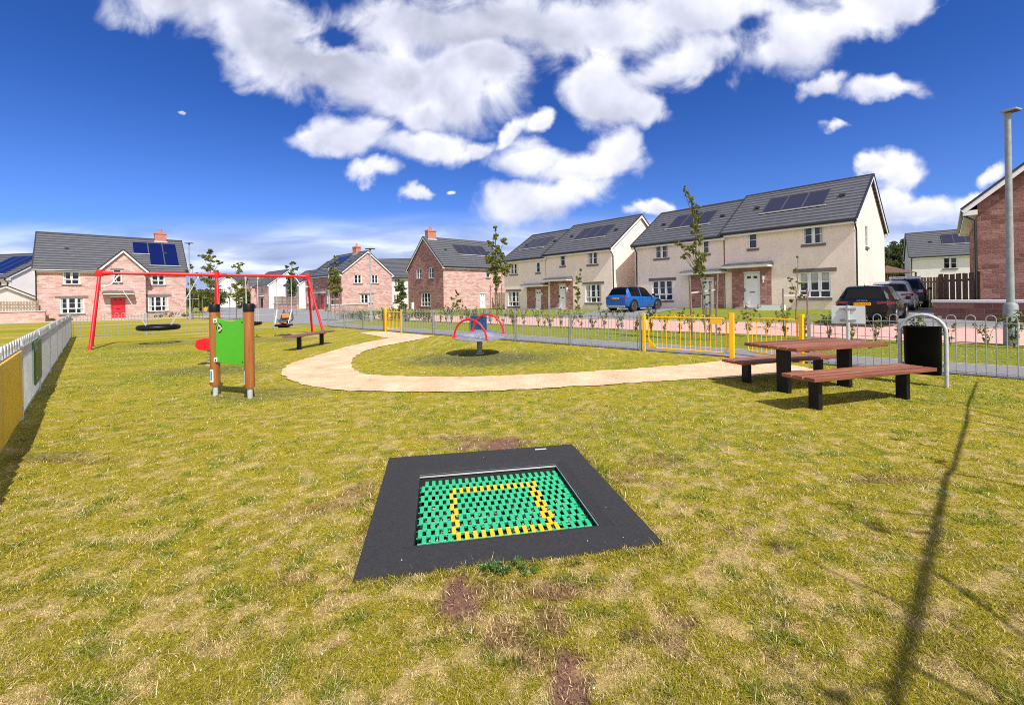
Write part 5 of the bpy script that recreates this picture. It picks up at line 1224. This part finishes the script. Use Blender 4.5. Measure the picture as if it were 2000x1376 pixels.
# low bushes near the pink gabled house and by the long pink house
def bush(label, x, y, rx, ry, h, n, m='leafd', z=0, leafs=.1, cat='bush', name='bush', grp=None):
    r = thing(name, label, cat, (x, y, z), 0, grp); g = MB()
    for _ in range(max(3, int(n/60))): a = rng.random()*6.28; s = rng.random()**.5*.8; leaf_cloud(g, (rx*s*math.cos(a), ry*s*math.sin(a), h*rng.uniform(.25, .7)), (rx*.35, ry*.35, h*.32), 60, leafs)
    g.build('leaves', M[m], r, uv=False); g = MB(); [g.tube([(0, 0, -.05), (rx*.5*math.cos(a), ry*.5*math.sin(a), h*.6)], .012, 4) for a in range(0, 6)]; g.build('stems', M['bark'], r); return r
for i, (px, py, w_) in enumerate(((660, 626, 1.5), (690, 627, 1.2), (745, 629, 1.3), (780, 631, 1.0), (815, 631, .8))):
    x, y = G(px, py, 0); bush(('low bush at the foot of the wall left of the slim lamp post', 'low bush just left of the slim lamp post', 'low bush left of the small yellow gate', 'low bush right of the small yellow gate', 'low bush by the meter box')[i], x, y+2, w_, .6, .8, 420, 'leafd' if i % 2 else 'leafr', grp='low bushes by the far garden walls')
for i, (a, n_) in enumerate(((.9, .8), (1.9, .8), (8.6, .8), (9.6, .8), (10.6, .9))):
    p = q(a+.1, n_); bush('low red-leaved bush under the %s of the long pink house' % ('left window', 'left window', 'right window', 'right window', 'right corner')[i]+(', left one', ', right one', ', left one', ', right one', '')[i], p[0], p[1], .6, .35, .6 if i > 1 else .35, 240, 'leafr', grp='low bushes under the windows of the long pink house' if i < 4 else None)
# pine wood behind the houses on the right, darker trees beyond on the left
def pine(label, x, y, h, z=0, spread=2.6, grp=None):
    r = thing('pine_tree', label, 'pine tree', (x, y, z), 0, grp); g = MB(); g.tube([(0, 0, -.5), (.2, 0, h*.5), (0, .1, h*.97)], [.3, .2, .06], 7); gl = MB()
    for i in range(11):
        f = .42+.56*i/10; sp = spread*(1.1-abs(f-.62)*1.4)
        for k in range(3):
            a = rng.random()*6.28; c = (sp*.6*math.cos(a), sp*.6*math.sin(a), h*f+rng.uniform(-.4, .4)); g.tube([(0, 0, h*f-.6), c], [.08, .03], 4); leaf_cloud(gl, c, (sp*.45, sp*.45, .55), 60, .42)
    g.build('trunk', M['darkbark'], r); gl.build('crown', M['pine'], r, uv=False); return r
for i, (px, d_, h) in enumerate(((1722, 95, 10.5), (1733, 100, 11.8), (1745, 96, 11.2), (1757, 100, 13.0), (1768, 95, 12.2), (1780, 100, 13.2), (1792, 96, 12.0), (1803, 100, 12.5), (1750, 112, 12.5), (1774, 112, 13.2))):
    u, w = uw(px, 560); x = u/F*d_; pine(('leftmost', 'second from left', 'third from left', 'tall middle', 'right of middle', 'tallest', 'second from right', 'rightmost', 'rear left', 'rear right')[i]+' dark pine in the wood beside the nearest cream house', x, d_, h-.6, .5, 3.0, 'pines of the dark wood on the right')
def broad(label, x, y, h, rad, n=900, m='leafd', grp=None):
    r = thing('broadleaf_tree', label, 'tree', (x, y, 0), 0, grp); g = MB(); g.tube([(0, 0, -.3), (.1, 0, h*.6)], [.25, .1], 6); gl = MB()
    for _ in range(int(n/60)): a = rng.random()*6.28; s = rng.random()**.5; cz = h*rng.uniform(.3, .85); w_ = rad*math.sqrt(max(.1, 1-((cz/h-.55)/.5)**2)); leaf_cloud(gl, (w_*s*math.cos(a)*.8, w_*s*math.sin(a)*.8, cz), (rad*.35, rad*.35, h*.14), 60, .38)
    g.build('trunk', M['darkbark'], r); gl.build('crown', M[m], r, uv=False)
for i, (px, d_, h, rad) in enumerate(((372, 60, 3.4, 2.2), (392, 66, 3.6, 2.6), (412, 70, 3.4, 2.6), (428, 95, 4.0, 3.0), (486, 110, 7.2, 3.6), (483, 92, 4.6, 2.2), (402, 120, 5.2, 6), (380, 120, 5.6, 6))):
    u, w = uw(px, 590); broad(('dark bushy tree at the right corner of the long pink house', 'dark bushy tree behind the white lamp post', 'dark bushy tree behind the tall young tree', 'dark tree left of the far white gable', 'tall dark tree between the two distant white gables', 'small dark tree in the gap right of the far white gable', 'far dark tree on the skyline behind the young trees', 'far dark tree on the skyline behind the white lamp post')[i], u/F*d_, d_, h, rad, grp='background trees on the left')
g = MB(); n = 40; vs = []   # low hill closing the horizon
for i in range(n+1):
    a = math.radians(20+140*i/n); R_ = 420
    for rr, zz in ((R_-60, 0), (R_, 5+2.5*math.sin(i*.7)+1.5*math.sin(i*1.9)), (R_+80, 0)): vs.append((rr*math.cos(a), rr*math.sin(a), zz))
g.add(vs, [(i*3+j, i*3+j+1, i*3+j+4, i*3+j+3) for i in range(n) for j in range(2)], True); struct(g.build('hill', M['hill'], uv=False))

# ---------------------------------------------------------------- cars
def car(name, label, cat, loc, ang, L, Wd, Hh, paint, cfg=None, plate=None, group='cars parked by the houses', brand=None, roofp=None, z=0):
    r = thing(name, label, cat, (*loc, z), ang, group); hw = Wd/2; cf = dict(hood=.62, tail=.0, cab0=.07, cab1=.70, clear=.2); cf.update(cfg or {})
    # stations from the rear (x=0) to the nose (x=L): x, half width, sill z, belt z, roof z, roof half width
    be = Hh*.60; suv = cf.get('suv', 0)
    S = [(0.0, .86, .42, be*.80, be*.86, .80), (.02, .93, .34, be*.95, be*1.02, .80), (.045, .97, .30, be*1.0, be*1.10, .76), (.085, .985, .26, be*1.01, Hh*.90, .65), (.12, 1.0, .24, be*1.01, Hh*.965, .66), (.20, 1.0, .22, be*1.0, Hh*.99, .70), (.34, 1.0, .20, be*.985, Hh, .70), (.48, 1.0, .20, be*.965, Hh*.985, .70), (.56, 1.0, .20, be*.955, Hh*.95, .68), (.64, 1.0, .20, be*.94, Hh*.80, .70), (.715, 1.0, .20, be*.92, be*.99, .78), (.80, .99, .21, be*.86, be*.92, .82), (.90, .96, .23, be*.78, be*.83, .80), (.97, .88, .26, be*.66, be*.72, .74), (1.0, .76, .34, be*.52, be*.58, .66)]
    xs = np.array([s[0] for s in S]); D_ = 46; xx = np.linspace(0, 1, D_); xx = np.sort(np.concatenate([xx, xs])); cols = [np.interp(xx, xs, [s[i] for s in S]) for i in range(1, 6)]
    rows = []
    for i, x in enumerate(xx):
        w_, z0, zb, zr, wr = [c[i] for c in cols]; w_ *= hw; wr *= hw
        rows.append([(0, z0), (w_*.80, z0), (w_*.95, z0+.05), (w_*.985, z0+.18), (w_, z0+(zb-z0)*.55), (w_*.985, zb-.06), (w_*.955, zb), (wr+(w_*.955-wr)*.5, zb+(zr-zb)*.5), (wr, zr-.05*(1 if zr-zb > .2 else .2)), (wr*.86, zr-.012), (wr*.5, zr), (0, zr+.006)])
    n = 12; body, roofb, glass, rg, wind = MB(), MB(), MB(), MB(), MB(); N = len(xx)
    def P(i, j, sg): y, z_ = rows[i][j]; return (xx[i]*L, sg*y, z_)
    for sg in (-1, 1):
        for i in range(N-1):
            xm = (xx[i]+xx[i+1])/2
            for j in range(n-1):
                qd = [P(i, j, sg), P(i+1, j, sg), P(i+1, j+1, sg), P(i, j+1, sg)]
                if sg > 0: qd = qd[::-1]
                tgt = body
                if j in (6, 7) and .12 < xm < .665 and not (.365 < xm < .385) and not (.125 > xm): tgt = glass
                elif j in (8, 9, 10) and xm > .56 and xm < .715: tgt = wind
                elif j in (8, 9, 10) and .045 < xm < .085: tgt = rg
                elif roofp and j >= 8 and .085 < xm < .56: tgt = roofb
                tgt.add(qd, [(0, 1, 2, 3)], True)
    for e in (0, N-1):
        pts = [P(e, j, 1) for j in range(n)]+[P(e, j, -1) for j in range(n-2, 0, -1)]; body.add(pts, [tuple(range(len(pts))) if e else tuple(range(len(pts)))[::-1]])
    bo = body.build('body', paint, r, uv=False)
    if roofp: roofb.build('roof', roofp, r, uv=False)
    for nm, gmb in (('side_window', glass), ('rear_window', rg), ('windscreen', wind)):
        if gmb.f: gmb.build(nm, M['carglass'], r, uv=False)
    wr_ = cf.get('wheel', .33)
    for fx in (.175, .80):
        for sg in (-1, 1):
            y = sg*(hw-.10); g = MB(); x = fx*L
            g.tube([(x, sg*(hw-.26), wr_), (x, sg*(hw+.004), wr_)], wr_, 28); w_ = g.build('wheel', M['tyre'], r)
            g = MB(); g.tube([(x, sg*(hw+.004), wr_), (x, sg*(hw+.012), wr_)], wr_*.70, 24)
            g.build('rim', M['tyre'], w_)
            g = MB()
            for a in range(5): t_ = a*1.2566; g.beam((x, sg*(hw+.014), wr_), (x+wr_*.66*math.cos(t_), sg*(hw+.014), wr_+wr_*.66*math.sin(t_)), .02, .055, (0, sg, 0))
            g.tube([(x+wr_*.66*math.cos(t_), sg*(hw+.014), wr_+wr_*.66*math.sin(t_)) for t_ in np.linspace(0, 6.284, 25)], .016, 5, cap=False); g.build('spokes', M['rim'], w_)
            g = MB(); R2 = wr_+.055   # arch lip
            g.tube([(x+R2*math.cos(t_), sg*(hw-.005), wr_+R2*math.sin(t_)) for t_ in np.linspace(-.25, 3.4, 18)], .035, 6); g.build('arch_trim', M['blackp'] if suv else paint, r)
            g = MB(); pts = [(x+(R2)*math.cos(t_), wr_+R2*math.sin(t_)) for t_ in np.linspace(-.3, 3.45, 18)]; g.poly(pts, hw-.02, hw-.002, lambda a, c, b: (a, sg*b, c)); g.build('wheel_well', M['tyre'], r)
    g = MB()
    g.box(-.03, -hw*.80, .26, .05, hw*.80, .40)
    g.build('bumper', M['galvdull'] if suv else M['blackp'], r, bevel=.03)
    for sg in (-1, 1):
        g = MB(); zt_ = be*.92
        g.add([(-.006, sg*hw*.48, zt_-.05), (-.006, sg*hw*.48, zt_+.03), (.045, sg*hw*.90, zt_+.05), (.04, sg*hw*.905, zt_-.09), (.26, sg*(hw*1.0+.004), zt_+.0), (.05, sg*hw*.90, zt_+.05)], [(0, 1, 2, 3) if sg < 0 else (3, 2, 1, 0), (3, 2, 4) if sg < 0 else (4, 2, 3)]); g.build('tail_light', M['taill'], r)
        g = MB(); mx = L*.63; g.tube([(mx, sg*(hw-.02), be+.03), (mx, sg*(hw+.08), be+.06)], .02, 6); g.add([], []); g.box(mx-.03, min(sg*(hw+.06), sg*(hw+.22)), be+.0, mx+.09, max(sg*(hw+.06), sg*(hw+.22)), be+.15); g.build('mirror', paint if cf.get('mp', 1) else M['blackp'], r, bevel=.03)
        g = MB(); g.box(L*.385, min(sg*hw, sg*(hw+.012)), .50, L*.39, max(sg*hw, sg*(hw+.003)), be-.05); g.box(L*.30, min(sg*hw, sg*(hw+.02)), be*.86, L*.34, max(sg*hw, sg*(hw+.02)), be*.89); g.box(L*.52, min(sg*hw, sg*(hw+.02)), be*.86, L*.56, max(sg*hw, sg*(hw+.02)), be*.89); g.build('door_handle', paint, r)
        g = MB(); g.add([(L*.985, sg*hw*.55, be*.60), (L*.985, sg*hw*.55, be*.66), (L*.92, sg*hw*.93, be*.74), (L*.92, sg*hw*.955, be*.66)], [(0, 1, 2, 3)]); g.build('headlight', M['chrome'], r)
    if plate:
        pz = cf.get('pz', be*.86); g = MB(); g.box(-.022, -.26, pz-.056, -.008, .26, pz+.056); p = g.build('number_plate', M['plate'], r, bevel=.004)
        T = Matrix(((0, 0, -1, -.0235), (-1, 0, 0, 0), (0, 1, 0, pz-.002), (0, 0, 0, 1))); text_mesh(plate, .105, 'plate_text', M['darktext'], p, T)
    if brand:
        T = Matrix(((0, 0, -1, -.006), (-1, 0, 0, 0), (0, 1, 0, be*1.0), (0, 0, 0, 1))); text_mesh(brand, .075, 'lettering', M['chrome'], r, T, .004)
    g = MB(); g.tube([(L*.13, 0, Hh*.965), (L*.09, 0, Hh*.965+.16)], .007, 5); g.lathe([(0, 0), (.03, 0), (.02, .03), (0, .04)], 8, (L*.13, 0, Hh*.965)); g.build('aerial', M['blackp'], r)
    if cf.get('rails'):
        for sg in (-1, 1): g = MB(); g.tube([(L*.14, sg*hw*.66, Hh*.96), (L*.2, sg*hw*.67, Hh+.04), (L*.5, sg*hw*.67, Hh+.04), (L*.56, sg*hw*.66, Hh*.95)], .016, 6); g.build('roof_rail', M['galv'], r)
        for fx in (.22, .46): g = MB(); g.box(L*fx-.04, -hw*.72, Hh+.05, L*fx+.04, hw*.72, Hh+.09); g.build('roof_bar', M['galv'], r)
    g = MB(); g.box(-.0, -hw*.55, .24, .03, hw*.55, .30); g.build('bumper_insert', M['galv'] if suv else M['blackp'], r); return r
blue = car_paint('blue_car_paint', (.012, .10, .36)); blk = car_paint('black_car_paint', (.006, .006, .009)); sil = car_paint('silver_car_paint', (.42, .44, .47)); navy = car_paint('dark_blue_car_paint', (.010, .014, .028)); pur = car_paint('purple_paint', (.32, .03, .33))
car('parked_car', 'blue compact SUV with a black roof parked in front of the middle cream houses', 'car', (6.7, 28.2), math.radians(39), 4.25, 1.82, 1.62, blue, dict(suv=1, wheel=.35, rails=0, mp=0), plate='SG21 WKJ', roofp=blk, z=zg(8, 29.5))
car('parked_car', 'black hatchback seen from behind, nearest of the cars by the big cream gable', 'car', (13.35, 16.6), math.radians(42), 4.36, 1.79, 1.48, blk, dict(wheel=.33), plate='ST24 NXW', brand='S K O D A', z=zg(14.8, 18))
car('parked_car', 'silver hatchback between the black hatchback and the dark SUV', 'car', (18.1, 20.9), math.radians(45), 4.2, 1.78, 1.50, sil, dict(), plate='SK19 LPN', z=.52)
car('parked_car', 'dark blue SUV with roof bars farthest back on the driveway', 'car', (22.0, 24.4), math.radians(47), 4.6, 1.9, 1.72, navy, dict(rails=1, suv=1, wheel=.36), z=.54)
r = thing('parked_van', 'distant purple van parked before the white gabled house', 'van', (-50.5, 98, 0), math.radians(175))
g = MB(); g.poly([(0, .4), (0, 2.0), (.3, 2.15), (3.6, 2.15), (4.3, 1.35), (5.1, 1.2), (5.3, .9), (5.3, .4)], -.95, .95, lambda x, z, y: (x, y, z)); g.build('body', pur, r, bevel=.06)
g = MB(); [g.box(3.2, s*.955-.01, 1.3, 3.9, s*.955+.01, 1.85) for s in (-1, 1)]; g.box(1.6, .95, 1.2, 3.0, .96, 1.75); g.build('side_window', M['carglass'], r)
for fx in (1.0, 4.3):
    for s in (-1, 1): g = MB(); g.tube([(fx, s*.78, .36), (fx, s*.98, .36)], .36, 18); g.build('wheel', M['tyre'], r)
car('parked_car', 'distant dark car left of the purple van', 'car', (-54, 92), math.radians(175), 4.2, 1.8, 1.45, navy)
r = thing('grit_bin', 'yellow grit bin by the far junction', 'grit bin', (*G(407, 607), 0)); g = MB(); g.add([(-.5, -.35, 0), (.5, -.35, 0), (.5, .35, 0), (-.5, .35, 0), (-.6, -.45, .8), (.6, -.45, .8), (.6, .45, .9), (-.6, .45, .9)], [(3, 2, 1, 0), (4, 5, 6, 7), (0, 1, 5, 4), (1, 2, 6, 5), (2, 3, 7, 6), (3, 0, 4, 7)]); g.build('tub', M['yellow'], r, bevel=.03)
g = MB(); g.box(-.63, -.48, .86, .63, .48, .95); g.build('lid', M['yellow'], r, bevel=.03)

# white garden edging boards in front of the nearest house
r = thing('planter', 'low pale planter box under the wide window of the nearest house', 'planter', (14.6, 24.6, .52), math.radians(-48)); g = MB(); g.box(-.7, -.25, 0, .7, .25, .32); g.build('box', M['whitepaint'], r, bevel=.01); g = MB(); g.box(-.64, -.19, .28, .64, .19, .325); g.build('soil', M['pit'], r)
# ---------------------------------------------------------------- grass blades, daisies, weeds
def blades():
    N = 620000
    px = rng.uniform(-260, 2260, N); w = 78+(1376+130-CY-78)*rng.random(N)**1.15; Y = F*H/w; X = (px-CX)/F*Y+w*0
    X += rng.normal(0, .01, N); Y += rng.normal(0, .01, N)
    off, s = fenc(X, Y); ls = (X-C1.x)*.719+(Y-C1.y)*.695; bs_ = (X-C1.x)*(C0.y-C1.y)-(Y-C1.y)*(C0.x-C1.x)
    lx, ly = trl(X, Y); keep = ((off < -.03) | ((off > 1.72) & (off < 6.45))) & (ls > .03) & (Y > .3) & ~((abs(lx) < .885) & (abs(ly) < .885)) & ~inpoly(X, Y, PW)
    X, Y = X[keep], Y[keep]; X = X+rng.normal(0, .016, len(X)); Y = Y+rng.normal(0, .016, len(Y)); lx, ly = trl(X, Y); k3 = ~((abs(lx) < .88) & (abs(ly) < .88)); X, Y = X[k3], Y[k3]; c, dry, green, soil = lawn_color(X, Y)
    k2 = rng.random(len(X)) > np.clip(soil*.80+dry*.10, 0, .95); X, Y, c, dry, green, soil = [a[k2] for a in (X, Y, c, dry, green, soil)]
    n = len(X); tuft = np.clip((fbm(X, Y, 3.1, 201, 3)-.56)*7, 0, 1)
    hgt = (.010+.010*rng.random(n)+.016*green*rng.random(n)+.010*tuft*rng.random(n))*(1-.3*dry)
    lx, ly = trl(X, Y); edge = (abs(lx) < .97) & (abs(ly) < .97); hgt = np.where(edge, hgt+.014*rng.random(n), hgt)
    hgt = np.where(rng.random(n) < .003, hgt+.025, hgt)
    wd = np.clip(.0007+.00062*Y*.9, .0012, .009)*rng.uniform(.7, 1.3, n)
    az = rng.uniform(0, 2*np.pi, n); ln = hgt*rng.uniform(.3, 2.2, n); la = az+rng.normal(0, .7, n)
    z0 = zt(X, Y)+np.where(fenc(X, Y)[0] < 0, (fbm(X, Y, 2.2, 5, 3)-.5)*.022, 0)-.006
    sx, sy = -np.sin(az)*wd, np.cos(az)*wd
    b1_ = np.stack([X-sx, Y-sy, z0], 1); b2_ = np.stack([X+sx, Y+sy, z0], 1)
    mx, my = X+np.cos(la)*ln*.4, Y+np.sin(la)*ln*.4
    m1 = np.stack([mx-sx*.7, my-sy*.7, z0+hgt*.65], 1); m2 = np.stack([mx+sx*.7, my+sy*.7, z0+hgt*.65], 1)
    tp = np.stack([X+np.cos(la)*ln, Y+np.sin(la)*ln, z0+hgt], 1)
    V = np.stack([b1_, b2_, m2, m1, tp], 1).reshape(-1, 3).astype(np.float32)
    i5 = np.arange(n)*5; Q = np.stack([i5, i5+1, i5+2, i5+3], 1); Tn = np.stack([i5+3, i5+2, i5+4], 1)
    loops = np.concatenate([Q, Tn], 1).ravel().astype(np.int32); ls_ = np.stack([np.arange(n)*7, np.arange(n)*7+4], 1).ravel().astype(np.int32)
    me = bpy.data.meshes.new('grass'); me.vertices.add(len(V)); me.vertices.foreach_set('co', V.ravel()); me.loops.add(len(loops)); me.loops.foreach_set('vertex_index', loops)
    me.polygons.add(len(ls_)); me.polygons.foreach_set('loop_start', ls_); me.update(calc_edges=True)
    r1 = rng.random((n, 1)); cc = c*(1.0+.85*(rng.random((n, 1))-.40))
    straw = (rng.random(n) < (.15+.28*dry))[:, None]; cc = np.where(straw, np.array([.80, .63, .33])*rng.uniform(.7, 1.2, (n, 1)), cc)
    gr = (rng.random(n) < .22)[:, None]; cc = np.where(gr & ~straw, cc*np.array([.72, .93, .7]), cc)
    cv = np.repeat(np.concatenate([np.clip(cc, 0, 1), np.ones((n, 1))], 1), 5, 0).astype(np.float32)
    at = me.color_attributes.new('col', 'FLOAT_COLOR', 'POINT'); at.data.foreach_set('color', cv.ravel()); me.materials.append(M['blade'])
    o = bpy.data.objects.new('grass', me); SC.collection.objects.link(o); o['kind'] = 'stuff'; o['label'] = 'short yellow-green lawn grass over the whole play area'; o['category'] = 'grass'
blades()
# daisies and bits on verge and lawn
def scatter(name, label, pts, size, col, h):
    g = MB()
    for x, y in pts:
        s = size*random.uniform(.6, 1.2); a = random.uniform(0, 1.5); z = zg(x, y)+h*random.uniform(.6, 1.2)
        g.add([(x+s*math.cos(a+k*1.2566), y+s*math.sin(a+k*1.2566), z+.003*(k % 2)) for k in range(5)], [(0, 1, 2, 3, 4)])
    o = g.build(name, mat(name, col, .7), uv=False); o['kind'] = 'stuff'; o['label'] = label; o['category'] = 'flowers'
random.seed(12)
scatter('daisies', 'white daisies dotted over the verge and lawn', [fpt(random.gauss(3.6, .9), random.uniform(-2.5, 14)) for _ in range(90)]+[fpt(random.uniform(-4.5, -1.5), random.uniform(5, 24)) for _ in range(60)], .022, (.85, .84, .78), .04)
lit = []
while len(lit) < 90:
    x, y = G(random.uniform(0, 2000), random.uniform(760, 1376))
    if not (abs(trl(x, y)[0]) < .9 and abs(trl(x, y)[1]) < .9) and fenc(x, y)[0] < -.1: lit.append((x, y))
scatter('lawn_litter', 'pale dry flecks lying in the lawn', lit, .0045, (.66, .57, .42), .014)
# weed clump against the trampoline and longer tufts
x, y = G(995, 1118); r = thing('weed_clump', 'green clover clump at the near edge of the trampoline surround', 'weed', (x, y, 0)); g = MB()
for _ in range(22): a = rng.random()*6.28; s = rng.random()**.5; leaf_cloud(g, (.15*s*math.cos(a), .055*s*math.sin(a), .022+.03*rng.random()), (.022, .018, .014), 30, .014)
g.build('leaves', M['weed'], r, uv=False)
for i, (px, py) in enumerate(((1228, 1245), (770, 1135), (1120, 1100), (1010, 1300))):
    x, y = G(px, py); r = thing('grass_tuft', ('dark green tuft below the right side of the trampoline', 'green tuft at the near left corner of the trampoline', 'green tuft along the near edge of the trampoline', 'green tuft low in the middle of the lawn')[i], 'grass tuft', (x, y, 0)); g = MB(); rs = random.Random(i)
    for _ in range(70):
        a = rs.uniform(0, 6.28); s = rs.random()**.5*.045; h = rs.uniform(.02, .042); bx_, by_ = s*math.cos(a)*1.4, s*math.sin(a); t_ = rs.uniform(0, 6.28); dx, dy = math.cos(t_)*.0016, math.sin(t_)*.0016
        g.add([(bx_-dx, by_-dy, 0), (bx_+dx, by_+dy, 0), (bx_+rs.uniform(-.015, .015), by_+rs.uniform(-.015, .015), h)], [(0, 1, 2)])
    g.build('blades', M['leafd'] if i == 0 else M['leafr'] if False else M['leafd'], r, uv=False)
bpy.context.view_layer.update()
